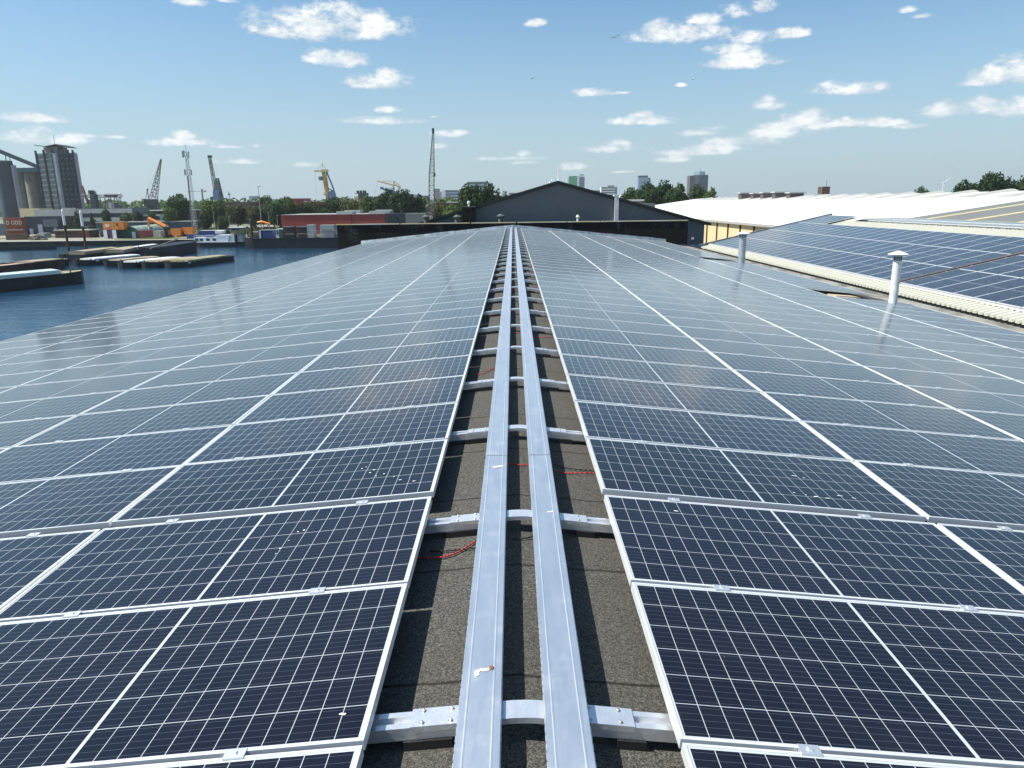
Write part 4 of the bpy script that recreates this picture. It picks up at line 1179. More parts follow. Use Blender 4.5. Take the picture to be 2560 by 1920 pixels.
# containers and huts at the quay
def container(px0, px1, pt, pb, Y, m_, lab, ang=0., dep=2.4, name='container', top=None, zb=None):
    a, c_ = at(px0, pt, Y), at(px1, pt, Y); zt2 = a.z; zb = max(0, at(px0, pb, Y).z) if zb is None else zb
    t = thing(name, lab, name.replace('_', ' '), ((a.x + c_.x) / 2, Y, zb), rz=ang)
    w_ = (c_.x - a.x) / 2; lpart('body', MB().box(-w_, w_, 0, dep, 0, zt2 - zb), m_, t)
    if top: lpart('roof', MB().box(-w_ - .05, w_ + .05, -.05, dep + .05, zt2 - zb, zt2 - zb + .1), top, t)
    return t, w_, zt2 - zb
t, w_, h = container(256, 308, 555.5, 574.5, 248, 'orange', 'bright orange cabin stacked on the white and purple container', zb=2.95, name='cabin', dep=3, top='ystrip')
for x_ in (-2.6, -1.9): lpart('window', MB().box(x_, x_ + .55, -.12, -.03, h * .35, h * .75), 'white', t)
lpart('window', MB().box(1.0, 1.55, -.12, -.03, h * .45, h * .8), 'winb', t); lpart('corner_post', MB().box(-.32, -.12, -.08, -.02, 0, h), 'ystrip', t)
t, w_, h = container(258, 290, 575, 594, 247.6, 'purple', 'white and purple container under the orange cabin', zb=0)
for x0, x1 in ((-w_, -w_ + 1.2), (w_ - 1.3, w_)): lpart('door', MB().box(x0, x1, -.15, -.03, .05, h), 'white', t)
t = thing('arched_hut', 'dark green arched hut with a pale curved roof on the quay', 'hut', (0, 250, 0))
x0, x1, z1 = span(290, 347, 566, 250); cx = (x0 + x1) / 2; r_ = (x1 - x0) / 2; t.location.x = cx
arc = [(cx + r_ * math.cos(math.pi * i / 16), max(.02, (z1) * math.sin(math.pi * i / 16) ** .8 if 0 < i < 16 else 0.02)) for i in range(17)]
build('front_wall', MB().extr(arc, 1, 250, 250.25), 'green', t)
b = MB(); sh = (at(377, 563, 264).x - at(345, 563, 264).x)
for p0, p1 in zip(arc, arc[1:]): b.face([(p0[0], 250.3, p0[1]), (p1[0], 250.3, p1[1]), (p1[0] + 2.9, 268, p1[1] + .35), (p0[0] + 2.9, 268, p0[1] + .35)])
build('roof', b, 'hutroof', t); build('door', MB().box(x1 - 2.6, x1 - 1.4, 249.8, 249.95, 0, 2.1), 'white', t)
container(345, 381, 576.5, 592, 247, 'redc', 'dark red container right of the green arched hut')
t, w_, h = container(382, 403, 577, 592, 246.6, 'lightb', 'grey container with one yellow door right of the dark red one')
lpart('door', MB().box(w_ - .95, w_ - .15, -.15, -.03, .05, h), 'ystrip', t)
t = thing('storage_tank', 'rounded grey-green tank at the end of the container row', 'tank', on(410, 592, 0)); 
p_ = on(410, 592, 0); lpart('tank_shell', MB().lathe(0, 1.2, [(1.3, .02), (1.3, 1.7), (1.15, 2.05), (.6, 2.25), (0, 2.3)], 20), 'hutroof', t, smooth=True)
for i, (a, c_, pt, pb, m_, lab) in enumerate(((425, 452, 571, 590, 'orange', 'rusty orange skip right of the grey-green tank'), (455, 482, 568, 586, 'orange', 'orange and black hopper left of the houseboat'), (436, 468, 579, 592, 'hullb', 'open brown tray beneath the orange skip'))):
    a_, b_, zt2 = span(a, c_, pt, 243 + i); zb = max(0, at(a, pb, 243 + i).z)
    t = thing('skip', lab, 'skip', ((a_ + b_) / 2, 243 + i, zb)); wv = (b_ - a_) / 2; hh = zt2 - zb
    lpart('body', MB().extr([(-wv * .7, 0), (wv * .7, 0), (wv, hh), (-wv, hh)], 1, 0, 2), m_, t); lpart('interior', MB().box(-wv * .9, wv * .9, .15, 1.85, hh - .02, hh + .02), 'dark', t)
container(466, 496, 586, 600, 236, 'blue', 'blue container on the quay behind the houseboat bow')
container(500, 560, 577, 598, 238, 'blue', 'long blue container with a white roof edge behind the houseboat', top='white')
container(537, 556, 577, 584, 236, 'white', 'small white box above the houseboat roof', zb=None)
# digger with a raised orange arm
dg = thing('excavator', 'orange digger with its long arm raised behind the arched hut', 'excavator', on(420, 575, .0)); dg.location = (at(420, 572, 252).x, 252, 0)
ga = lambda x, y: at(x, y, 252)
b = MB(); b.bar(ga(371, 545.5), ga(414, 567), .55, 4, .75); build('boom', b, 'orange', dg)
b = MB(); b.bar(ga(371, 545), ga(372, 568), .45, 4, .35); build('dipper', b, 'orange', dg)
build('bucket', MB().lathe(ga(376, 571).x, 252, [(0, ga(376, 575).z), (.8, ga(376, 573).z), (.7, ga(376, 567).z), (0, ga(376, 567).z)], 8), 'lightb', dg)
build('cab', MB().box(ga(413, 570).x, ga(423, 570).x, 250.5, 253.5, 1.0, ga(413, 568).z), 'dark', dg); build('track', MB().box(ga(412, 570).x, ga(426, 570).x, 250, 254, 0, .95), 'hull', dg)
build('counterweight', MB().box(ga(423, 570).x, ga(428, 570).x, 250.6, 253.4, 1.0, 2.4), 'orange', dg)
# telecom mast
ms = thing('telecom_mast', 'slim grey lattice telecom mast hung with panel antennas', 'mast', (at(480, 470, 262).x, 262, 0))
xm = at(484, 540, 262).x; zT = at(473, 392, 262).z
build('lattice_mast', MB().lattice((xm, 262, 0), (xm, 262, zT), 1.5, .7, 30, .065, .03), 'steell', ms)
build('spire', MB().bar((xm, 262, zT), (xm, 262, at(470, 362, 262).z), .06), 'steel', ms)
for (dx, zpa, zpb, wv) in ((-1.0, 378, 394, .45), (-.55, 376, 392, .3), (1.0, 379, 395, .3), (.35, 380, 392, .28), (-.95, 423, 438, .5), (1.25, 424, 438, .28)):
    za, zc = at(478, zpb, 262).z, at(478, zpa, 262).z
    build('antenna', MB().box(xm + dx - wv / 2, xm + dx + wv / 2, 261.2, 261.6, za, zc).bar((xm + dx, 261.6, za + .4), (xm, 262, za + .4), .05).bar((xm + dx, 261.6, zc - .4), (xm, 262, zc - .4), .05), 'steell', ms)
build('feeder_cable', MB().bar((xm - .5, 261.6, 0), (xm - .3, 261.6, at(480, 440, 262).z), .16), 'steel', ms)
# cranes
def crane_pt(Y): return lambda x, y: at(x, y, Y)
c1 = crane_pt(455)
cr = thing('lattice_crane', 'grey dock crane with its lattice jib leaning right, left of the telecom mast', 'crane', (c1(376, 500).x, 455, 0), 'cranes on the skyline')
build('jib', MB().lattice(c1(383, 499), c1(402.5, 398), 3.6, .5, 12, .16, .11), 'steel', cr)
build('back_stay', MB().bar(c1(370, 473), c1(402, 400), .05).bar(c1(368, 474), c1(364, 498), .16).bar(c1(368, 474), c1(372, 498), .25).box(c1(367, 473).x, c1(370, 473).x, 454.5, 455.5, c1(368, 476).z, c1(368, 472).z), 'steel', cr)
build('machine_house', MB().box(c1(363, 500).x, c1(390, 500).x, 453, 458, c1(370, 514).z, c1(370, 498).z).box(c1(368, 500).x, c1(386, 500).x, 453.5, 457, c1(370, 524).z, c1(370, 514).z), 'pier', cr)
b = MB()
for dx in (-3.2, 3.2):
    for dy in (-2, 2): b.bar((c1(376, 520).x + dx * .5, 455 + dy * .6, c1(370, 520).z), (c1(376, 520).x + dx, 455 + dy, 0), .3)
build('portal', b, 'pier', cr)
c2 = crane_pt(520)
cr = thing('lattice_crane', 'grey dock crane with a twin jib leaning left, just right of the telecom mast', 'crane', (c2(545, 500).x, 520, 0), 'cranes on the skyline')
b = MB()
for dx in (0, 4.5): b.lattice(c2(521.5 + dx, 392), c2(538 + dx * .9, 480), .5, 1.6, 12, .13, .07)
build('jib', b, 'steel', cr)
build('sheave_head', MB().box(c2(520, 390).x, c2(523.5, 390).x, 519, 521, c2(521, 394).z, c2(521, 388.5).z).box(c2(525.5, 390).x, c2(529, 390).x, 519, 521, c2(521, 394).z, c2(521, 388.5).z), 'pier', cr)
build('tower', MB().lattice(c2(546, 500), c2(543, 446), 5.5, 1.4, 7, .35, .22).box(c2(541, 460).x, c2(548, 460).x, 518.5, 521.5, c2(545, 476).z, c2(545, 452).z), 'steel', cr)
build('machine_house', MB().box(c2(536, 480).x, c2(551, 480).x, 517, 523, c2(540, 500).z, c2(540, 477).z), 'bluem', cr); build('counterweight', MB().box(c2(528, 495).x, c2(537, 495).x, 518, 522, c2(530, 500).z, c2(530, 492).z), 'pier', cr)
b = MB()
for dx in (-4, 4): b.bar((c2(546, 500).x + dx * .6, 520, c2(545, 500).z), (c2(546, 500).x + dx, 520, 0), .5)
build('portal', b, 'pier', cr)
c3 = crane_pt(1500)
cr = thing('tower_crane', 'faint distant tower crane right behind the telecom mast', 'crane', (c3(506, 500).x, 1500, 0), 'cranes on the skyline')
build('mast', MB().lattice((c3(505, 490).x, 1500, 0), (c3(505, 475).x, 1500, c3(505, 472).z), 1.8, 1.8, 14, .45, .25), 'steel', cr)
build('jib', MB().bar(c3(468, 478), c3(515, 478), .55).box(c3(511, 478).x, c3(515, 478).x, 1499, 1501, c3(512, 480).z, c3(512, 476).z), 'steel', cr)
t = thing('radio_tower', 'distant slender tower with a round platform right of the twin-jib crane', 'tower', (at(573, 490, 2100).x, 2100, 0))
xm = at(573, 490, 2100).x
build('shaft', MB().bar((xm, 2100, 0), (xm, 2100, at(573, 479, 2100).z), 1.8, 8, 1.2), 'cityb', t); build('platform', MB().lathe(xm, 2100, [(1, at(573, 488, 2100).z), (4.5, at(573, 486, 2100).z), (4.5, at(573, 484.5, 2100).z), (1, at(573, 483.5, 2100).z)], 16), 'cityd', t)
# yellow crane
c4 = crane_pt(460)
cr = thing('harbour_crane', 'tall yellow harbour crane with a small tripod on its head', 'crane', (c4(832, 500).x, 460, 0), 'cranes on the skyline')
build('main_boom', MB().bar(c4(821, 505), c4(808.5, 430), 1.3, 4, 1.35), 'yellow', cr)
build('boom_edge', MB().bar(c4(825, 505), c4(815, 428), .45, 4, .3), 'ystrip', cr)
build('jib_head', MB().box(c4(786.5, 428).x, c4(816, 428).x, 458.6, 461.4, c4(800, 429.5).z, c4(800, 426).z).box(c4(804, 428).x, c4(820, 428).x, 458.4, 461.6, c4(800, 430).z, c4(800, 424).z), 'ystrip', cr)
apx = c4(806.5, 408)
b = MB()
for x_, y_ in ((793, 425), (804.5, 425), (814, 424)): b.bar(c4(x_, y_), apx, .14)
build('tripod', b, 'tan', cr)
build('hook_cable', MB().bar(c4(787, 430), c4(792, 488), .05), 'steel', cr)
b = MB(); b.bar(c4(816, 428), c4(833, 470), .55); b.bar(c4(833, 470), c4(841, 505), .55, 4, .9); b.bar(c4(820, 470), c4(832, 478), .35)
for y_ in (476, 486, 496): b.bar(c4(823, y_ + 5), c4(836, y_), .45)
build('back_strut', b, 'bluem', cr)
build('machine_base', MB().extr([(c4(823, 505).x, 0), (c4(841, 505).x, 0), (c4(839, 505).x, c4(830, 482).z), (c4(822, 505).x, c4(830, 478).z)], 1, 459, 462), 'bluem', cr)
build('cab', MB().box(c4(798, 445).x, c4(806, 445).x, 458.5, 461.5, c4(800, 451).z, c4(800, 441.5).z), 'bluem', cr)
build('platform', MB().box(c4(810, 483).x, c4(817, 483).x, 458.5, 461.5, c4(812, 488).z, c4(812, 482.5).z), 'ystrip', cr)
# low luffing crane
c5 = crane_pt(620)
cr = thing('level_luffing_crane', 'tan and blue luffing crane folded low above the broad trees', 'crane', (c5(985, 480).x, 620, 0), 'cranes on the skyline')
build('jib', MB().bar(c5(943, 452), c5(1001, 466), .6, 4, .8), 'tan', cr)
build('a_frame', MB().bar(c5(985.5, 453), c5(984.5, 465), .6).bar(c5(984, 466), c5(977, 480), 1.0).bar(c5(1001, 466), c5(990, 482), .8), 'tan', cr)
build('tie_rod', MB().bar(c5(944, 453), c5(986, 453), .14).bar(c5(986, 453), c5(1001, 465), .18), 'steel', cr)
build('body', MB().bar(c5(957, 473), c5(986, 475), .8, 4, 1.6).box(c5(951, 470).x, c5(958, 470).x, 618.5, 621.5, c5(953, 473.5).z, c5(953, 467.5).z), 'bluem', cr)
build('tower', MB().box(c5(974, 480).x, c5(992, 480).x, 617, 623, 0, c5(980, 478).z), 'bluem', cr)
build('hoist_rope', MB().bar(c5(944, 453), c5(938, 484), .07), 'steel', cr)
# dark loading tower
c6 = crane_pt(520)
t = thing('loading_tower', 'dark steel loading tower with platforms between the two trees groups', 'tower', (c6(905, 500).x, 520, 0))
b = MB(); b.box(c6(897, 485).x, c6(919, 485).x, 518, 523, c6(900, 497).z, c6(900, 484).z); b.box(c6(916, 490).x, c6(931, 490).x, 518, 523, c6(920, 502).z, c6(920, 491).z); build('hopper_house', b, 'slate', t)
b = MB(); b.box(c6(889, 483).x, c6(920, 483).x, 517, 524, c6(900, 484).z, c6(900, 482.6).z)
for x0, x1 in ((893, 898), (901, 905), (908, 915)): b.box(c6(x0, 480).x, c6(x1, 480).x, 518, 521, c6(900, 482.5).z, c6(900, 476.5).z)
build('top_platform', b, 'pier', t)
b = MB()
for x_ in (897, 903, 909, 917): b.bar((c6(x_, 497).x, 520, 0), (c6(x_, 497).x, 520, c6(900, 484).z), .4)
build('legs', b, 'pier', t)
block('cream_silo_house', 'cream block beside the dark loading tower', 'building', 886, 897, 491, 525, 8, 'beige')
block('brown_shed', 'dark brown flat shed roof left of the tall lamp pole', 'shed', 556, 621, 505, 420, 16, 'brown')
block('red_roofed_building', 'dark red pitched building above the trees left of the yellow crane', 'building', 714, 760, 497, 480, 16, 'maroon', roof='lightb')
block('grey_roof_building', 'long grey roof stretching behind the trees left of the yellow crane', 'building', 760, 895, 504, 470, 16, 'brick', roof='cityw')
block('far_block', 'faint blue block above the trees right of the radio tower', 'building', 622, 640, 490, 1300, 20, 'cityb')
block('far_block', 'faint pale blue block left of the red pitched building', 'building', 700, 713, 495, 1250, 20, 'cityb')
# crawler crane boom near
c7 = crane_pt(152)
cr = thing('crawler_crane', 'tall dark lattice crane boom, the highest thing on the skyline', 'crane', (c7(1077, 540).x, 152, 0), 'cranes on the skyline')
p0, p1, p2 = c7(1077, 560), c7(1079, 440), c7(1083, 330); p0.z = 1.5
build('boom', MB().lattice(p0, p1, 1.05, 1.0, 15, .055, .035).lattice(p1, p2, 1.0, .30, 13, .05, .03), 'steel', cr)
build('boom_head', MB().box(p2.x - .2, p2.x + .2, 151.7, 152.3, p2.z - .3, p2.z + .7), 'pier', cr)
build('hook_block', MB().lathe(c7(1087, 437).x, 151.4, [(0, c7(1087, 443).z), (.22, c7(1087, 440).z), (.2, c7(1087, 433).z), (0, c7(1087, 431).z)], 8), 'pier', cr)
build('hoist_rope', MB().bar(c7(1084, 331), c7(1087, 432), .018).bar(c7(1083, 331), c7(1071, 500), .02), 'steel', cr)
build('crawler_body', MB().box(p0.x - 1.8, p0.x + 1.8, 151, 156, 1.2, 3.2), 'yellow', cr); build('track', MB().box(p0.x - 2, p0.x - 1, 150.5, 157, 0, 1.15), 'hull', cr); build('track', MB().box(p0.x + 1, p0.x + 2, 150.5, 157, 0, 1.15), 'hull', cr)
# tall lamp pole and small ones
def pole(px, pyt, Y, lab, r=.09, name='lamp_post', head=True, m_='steell', zb=0., arm=1.4):
    p_ = at(px, pyt, Y); t = thing(name, lab, name.replace('_', ' '), (p_.x, Y, zb), 'poles around the harbour')
    lpart('pole', MB().bar((0, 0, 0), (0, 0, p_.z - zb), r * 1.4, 8, r * .8), m_, t)
    if head: lpart('lamp_head', MB().box(-arm * .3, arm, -.12, .12, p_.z - zb - .12, p_.z - zb + .08), 'steell', t)
pole(645, 466, 275, 'very tall thin lamp pole standing in front of the trees', .12, arm=1.0)
for px_, py_, lab in ((533, 531, 'short lamp post in the yard right of the telecom mast'), (572, 542, 'short lamp post above the houseboat wheelhouse'), (670, 530, 'short lamp post left of the dark red hall'), (692, 538, 'short lamp post at the dark red hall corner')):
    pole(px_, py_, 262, lab, .07, arm=.5)
# ship radar mast beyond the gabled hall
c8 = crane_pt(330)
t = thing('ship', 'white ship whose radar mast and bridge rise over the gabled hall', 'ship', (c8(1390, 450).x, 330, 0))
b = MB(); b.bar(c8(1396, 458), c8(1395, 418), .35, 6, .12)
for y_, w2 in ((430, 1.2), (436, .9), (443, 1.5)): p_ = c8(1395, y_); b.box(p_.x - w2, p_.x + w2 * .6, 329.9, 330.1, p_.z - .05, p_.z + .1)
b.bar(c8(1388, 438), c8(1388, 429), .06)
build('mast', b, 'white', t); build('bridge_deck', MB().box(c8(1374, 452).x, c8(1399, 452).x, 327, 334, 10, c8(1380, 453).z).box(c8(1378, 452).x, c8(1384, 452).x, 328, 332, c8(1380, 453).z, c8(1380, 448).z), 'white', t)
build('hull', MB().box(c8(1350, 480).x, c8(1420, 480).x, 325, 336, 0, 9.9), 'white', t)
# wind turbine
c9 = crane_pt(2600)
t = thing('wind_turbine', 'faint white wind turbine above the white roof ridge', 'wind turbine', (c9(2357, 470).x, 2600, 0))
hb = c9(2359, 455.5)
build('tower', MB().bar((hb.x, 2600, 0), (hb.x, 2600, hb.z), 2.2, 10, 1.3), 'white', t); build('nacelle', MB().box(hb.x - 2, hb.x + 2, 2596, 2604, hb.z - 1.6, hb.z + 1.8), 'white', t)
for a in (52, 172, 292 + 12):
    build('blade', MB().bar((hb.x, 2595, hb.z), (hb.x + 25 * math.sin(R(a)), 2595, hb.z + 25 * math.cos(R(a))), 1.3, 4, .35), 'white', t)
# ------------------------------------------------------------------ dark red hall, side buildings
t, x0, x1, z1 = block('red_hall', 'long low dark red hall with glazed roof boxes behind the work barge', 'hall', 702, 963, 536.5, 262, 30, 'maroon')
build('roof_edge', MB().box(x0, x1, 261.8, 292, z1, z1 + .15), 'mem2', t); build('joint', MB().box(vx(878, 540, 262) - .1, vx(878, 540, 262) + .15, 261.85, 261.98, 0, z1), 'dark', t)
for a, c_, yt, Yr in ((840, 881, 528.5, 263), (860, 900, 525.5, 276), (922, 975, 527.5, 263), (938, 980, 524.5, 276)):
    xa, xb_, zz = span(a, c_, yt, Yr); o = build('roof_box', MB().box(xa, xb_, Yr, Yr + 6, z1, zz), 'lightb', t)
    build('pane', MB().box(xa + .25, xb_ - .25, Yr - .1, Yr - .02, z1 + .25, zz - .18), 'navy', o)
build('gate', MB().box(x1 - 10, x1 - 2, 261.8, 261.97, 0, z1 * .3), 'dark', t)
t, x0, x1, z1 = block('blue_black_building', 'blue-black low building right of the dark red hall', 'building', 964, 1012, 533.5, 255, 12, 'navy')
for i in range(2): build('window', MB().box(x0 + .8 + i * 4.2, x0 + 4 + i * 4.2, 254.8, 254.95, z1 * .1, z1 * .9), 'glassd', t)
t, x0, x1, z1 = block('grey_brown_building', 'grey-brown low building with small windows left of the lattice crane', 'building', 1013, 1062, 533.5, 254, 12, 'olive')
for i in range(2): build('window', MB().box(x0 + 2.2 + i * 1.6, x0 + 3.3 + i * 1.6, 253.8, 253.95, z1 * .1, z1 * .35), 'glassd', t)
block('brown_terrace', 'low brown roofs glimpsed between the lattice crane and the big dark tree', 'building', 1085, 1150, 507, 330, 16, 'brown', roof='cityw')
# orange digger arm far right yard
t = thing('excavator', 'orange-red digger boom lying low behind the dark red hall corner', 'excavator', (at(660, 557, 270).x, 270, 0))
build('boom', MB().bar(at(643, 556, 270), at(655, 554, 270), .3, 4, .4).bar(at(655, 554, 270), at(675, 560, 270), .4, 4, .35), 'orange', t); build('body', MB().box(at(662, 557, 270).x, at(676, 557, 270).x, 269, 272, 0, 2.6), 'brown', t)
rn = random.Random(3)
for i, (px_, py_, s_, lab) in enumerate(((640, 588, 4.0, 'pile of pale broken slabs right of the houseboat'), (700, 578, 4.5, 'earth heap behind the dark piling post'), (668, 583, 3.6, 'small rubble heap behind the blue container on the barge'), (95, 590, 3.0, 'small rubble heap on the quay beside the brown container'))):
    p_ = on(px_, py_ + 10, 0); b = MB()
    for j in range(26):
        a = rn.uniform(0, 6.28); r_ = rn.uniform(0, s_); h_ = (1 - r_ / s_) * s_ * .38
        b.box(-.5, .5, -.4, .4, 0, .35 + h_ * .6, Matrix.Translation((r_ * math.cos(a), r_ * math.sin(a) * .5, 0)) @ Matrix.Rotation(rn.uniform(0, 3), 4, 'Z') @ Matrix.Rotation(rn.uniform(-.4, .4), 4, 'X') @ Matrix.Scale(rn.uniform(.7, 1.9), 4))
    o = build('rubble_heap', b, 'dirt'); o.location = p_; tag(o, lab, 'rubble heap', kind=None)

# ------------------------------------------------------------------ vessels
def vessel_hull(L, Wd, h0, bow=2.5, sheer=.25):
    """hull along +x, bow at +x; z from 0 (waterline) to deck height h0"""
    ns = 12; secs = []
    for i in range(ns + 1):
        t = i / ns; x = -L / 2 + L * t; k_ = min(1, (L / 2 - x) / bow) if bow else 1; hw = Wd / 2 * math.sqrt(max(.02, 1 - (1 - k_) ** 2)); k2 = min(1, (x + L / 2) / (bow * .5) + .75)
        hw *= k2; hz = h0 + sheer * max(0, 1 - (L / 2 - x) / (bow * 2))
        secs.append((x, hw, hz))
    b, dk = MB(), MB()
    for (xa, wa, ha), (xb_, wb, hb_) in zip(secs, secs[1:]):
        for s_ in (-1, 1): b.face([(xa, s_ * wa * .93, -.3), (xb_, s_ * wb * .93, -.3), (xb_, s_ * wb, hb_), (xa, s_ * wa, ha)])
        dk.face([(xa, -wa + .08, ha - .12), (xb_, -wb + .08, hb_ - .12), (xb_, wb - .08, hb_ - .12), (xa, wa - .08, ha - .12)])
    for x_, wv, hh in (secs[0], secs[-1]): b.face([(x_, -wv * .93, -.3), (x_, wv * .93, -.3), (x_, wv, hh), (x_, -wv, hh)])
    return b, dk


def barge(lab, p0, p1, Wd, h0, hullm, deckm, hatch=None, hz=.5, bow=2.5, name='barge', bowend=1, cut=(.1, .8), rail=True, group='moored barges', hn=3):
    """p0 stern, p1 bow as (x, y) on the water"""
    p0, p1 = Vector(p0[:2]), Vector(p1[:2]); L = (p1 - p0).length; c_ = (p0 + p1) / 2; ang = math.atan2(p1.y - p0.y, p1.x - p0.x)
    t = thing(name, lab, name, (c_.x, c_.y, WZ), group, ang)
    b, dk = vessel_hull(L, Wd, h0, bow); lpart('hull', b, hullm, t); lpart('deck', dk, deckm, t)
    b = MB()
    for s_ in (-1, 1): b.box(-L / 2 + .3, L / 2 - bow, s_ * (Wd / 2) - .06, s_ * (Wd / 2) + .06, h0 - .05, h0 + .08)
    lpart('gunwale', b, hullm, t)
    if hatch:
        xa, xb_ = -L / 2 + L * cut[0], -L / 2 + L * cut[1]; n = hn; stp = (xb_ - xa) / n; hw = Wd / 2 - .45
        for i in range(n):
            lpart('hatch_cover', MB().extr([(-hw, h0 - .1), (hw, h0 - .1), (hw * .94, h0 + hz * .8), (0, h0 + hz), (-hw * .94, h0 + hz * .8)], 0, xa + stp * i + .04, xa + stp * (i + 1) - .04), hatch if i % 2 == 0 or hatch != 'deckp' else 'decky', t)
        lpart('coaming', MB().box(xa - .1, xb_ + .1, -hw - .08, hw + .08, h0 - .12, h0 + .02), deckm, t)
    for sx in (L / 2 - bow * .9, -L / 2 + .8):
        for s_ in (-1, 1): lpart('bollard', MB().lathe(sx, s_ * (Wd / 2 - .5), [(.10, h0 - .1), (.10, h0 + .35), (.14, h0 + .36), (.14, h0 + .42), (0, h0 + .42)], 8), 'steel', t)
    return t, L


def W_(x, y): return on(x, y, WZ)
# near barge with pale green hatches
DK = WZ + 1.75
a, c_ = on(203, 677, DK), on(-110, 706, DK)
t, L = barge('long barge with pale green hatch covers, nearest to the camera', (c_.x, c_.y), (a.x, a.y), 5.2, 1.75, 'hull', 'decky', 'deckg', .75, 3.6, cut=(.02, .74), hn=5)
lpart('anchor_winch', MB().box(L / 2 - 4.6, L / 2 - 3.8, -.7, .7, 1.6, 2.2).bar((L / 2 - 4.2, -.9, 2.0), (L / 2 - 4.2, .9, 2.0), .22, 10), 'white', t)
lpart('deck_locker', MB().box(L / 2 - 6.4, L / 2 - 5.4, -1.2, .2, 1.6, 2.3), 'winb', t)
a, c_ = on(150, 652, DK - .4), on(-60, 674, DK - .4)
barge('rust brown barge lying behind the pale green one', (c_.x, c_.y), (a.x, a.y), 5.0, 1.7, 'hullb', 'deckp', 'deckp', .25, 2.0, cut=(.55, .92), hn=2)
a, c_ = on(158, 641, DK), on(20, 655, DK)
barge('low olive barge with a rusty deck at the dark mooring post', (c_.x, c_.y), (a.x, a.y), 4.6, 1.2, 'hullb', 'decky', 'decky', .4, 2.0, cut=(.05, .6), hn=3)
spec = [('first black barge of the near row, white hatch, left end by the mooring poles', (188, 655), (352, 636), 'deckw', 5),
        ('second black barge of the near row with a pinkish deck', (262, 657), (400, 641), 'deckp', 5),
        ('third black barge of the near row with bright white hatches', (300, 661), (452, 642), 'deckw', 5),
        ('fourth black barge of the near row with a tan hatch', (358, 660), (500, 642), 'deckp', 5),
        ('rightmost black barge of the near row with a grey-green deck', (420, 660), (566, 637), 'decky', 5)]
for i, (lab, s_, e, hm, wd) in enumerate(spec):
    a, c_ = on(s_[0], s_[1] - 9, DK - .2), on(e[0], e[1] - 4, DK - .2)
    t, L = barge(lab, (c_.x, c_.y), (a.x, a.y), wd, 1.0, 'hull', 'decky' if hm != 'deckp' else 'deckp', hm, .4, 2.2, cut=(.12, .84), hn=3)
    lpart('name_mark', MB().box(L / 2 - 3.4, L / 2 - 2.6, wd / 2 + .02, wd / 2 + .10, .75, 1.0), 'white', t)
for lab, s_, e, hm, hl in (('pinkish covered barge left in the back row', (186, 640), (284, 626), 'deckp', 'hull'), ('middle barge of the back row with a tan cover', (285, 636), (333, 624), 'deckp', 'hull'), ('back row barge with a pale green-grey cover', (332, 629), (388, 618), 'deckw', 'hull')):
    a, c_ = on(s_[0], s_[1] - 4, DK), on(e[0], e[1] - 2, DK); barge(lab, (a.x, a.y), (c_.x, c_.y), 5, 1.7, hl, 'decky', hm, .8, 1.6, cut=(.05, .92), hn=2)
a, c_ = on(372, 628, DK), on(470, 612, DK)
t, L = barge('empty black pusher pontoon right in the back row', (a.x, a.y), (c_.x, c_.y), 6, 2.6, 'hull', 'hull', None, bow=2.5)
lpart('boom', MB().bar((-L / 2 - 2, -1, 2.4), (L / 2 - 3, 1.2, 3.6), .14), 'tan', t)
a, c_ = on(-40, 618, WZ + 1), on(140, 614, WZ + 1)
barge('low dark barge lying against the quay wall at far left', (a.x, a.y), (c_.x, c_.y), 4, 1.0, 'hull', 'decky', None, bow=2)
# mooring poles
for i, (xb_, yb, xt, yt, r_, lab) in enumerate(((174, 640, 157, 527, .28, 'left one of the two tall mooring poles, white above and rusty below'), (218, 640, 203, 530, .28, 'right one of the two tall mooring poles, white above and rusty below'))):
    pb_ = on(xb_, yb, WZ + .6); zt3 = at(xt, yt, pb_.y).z; zm = at(xt, yt + 36, pb_.y).z
    t = thing('mooring_pole', lab, 'mooring pole', (pb_.x, pb_.y, WZ), 'mooring poles among the barges')
    lpart('pole', MB().bar((0, 0, -.5), (0, 0, zm - WZ), r_, 10), 'hullb', t); lpart('sleeve', MB().bar((0, 0, zm - WZ), (0, 0, zt3 - WZ), r_ * 1.05, 10).lathe(0, 0, [(r_ * 1.05, zt3 - WZ), (0, zt3 - WZ + .5)], 10), 'white', t)
pb_ = on(161, 655, WZ); zt3 = at(158, 635, pb_.y).z
t = thing('mooring_post', 'thick dark mooring post with a square head between the barges', 'mooring post', (pb_.x, pb_.y, WZ)); lpart('post', MB().bar((0, 0, -.4), (0, 0, zt3 - WZ - .8), .42, 8), 'hull', t); lpart('head', MB().box(-.6, .6, -.6, .6, zt3 - WZ - .8, zt3 - WZ), 'hull', t)
p_ = on(633, 618, WZ); zt3 = at(627, 551, p_.y).z
t = thing('mooring_post', 'tall rusty piling post rising beside the houseboat stern', 'mooring post', (p_.x, p_.y, WZ)); lpart('post', MB().bar((0, 0, -.4), (0, 0, zt3 - WZ), .34, 10), 'hullb', t); lpart('head', MB().bar((0, 0, zt3 - WZ), (0, 0, zt3 - WZ + .5), .2, 8), 'decky', t)
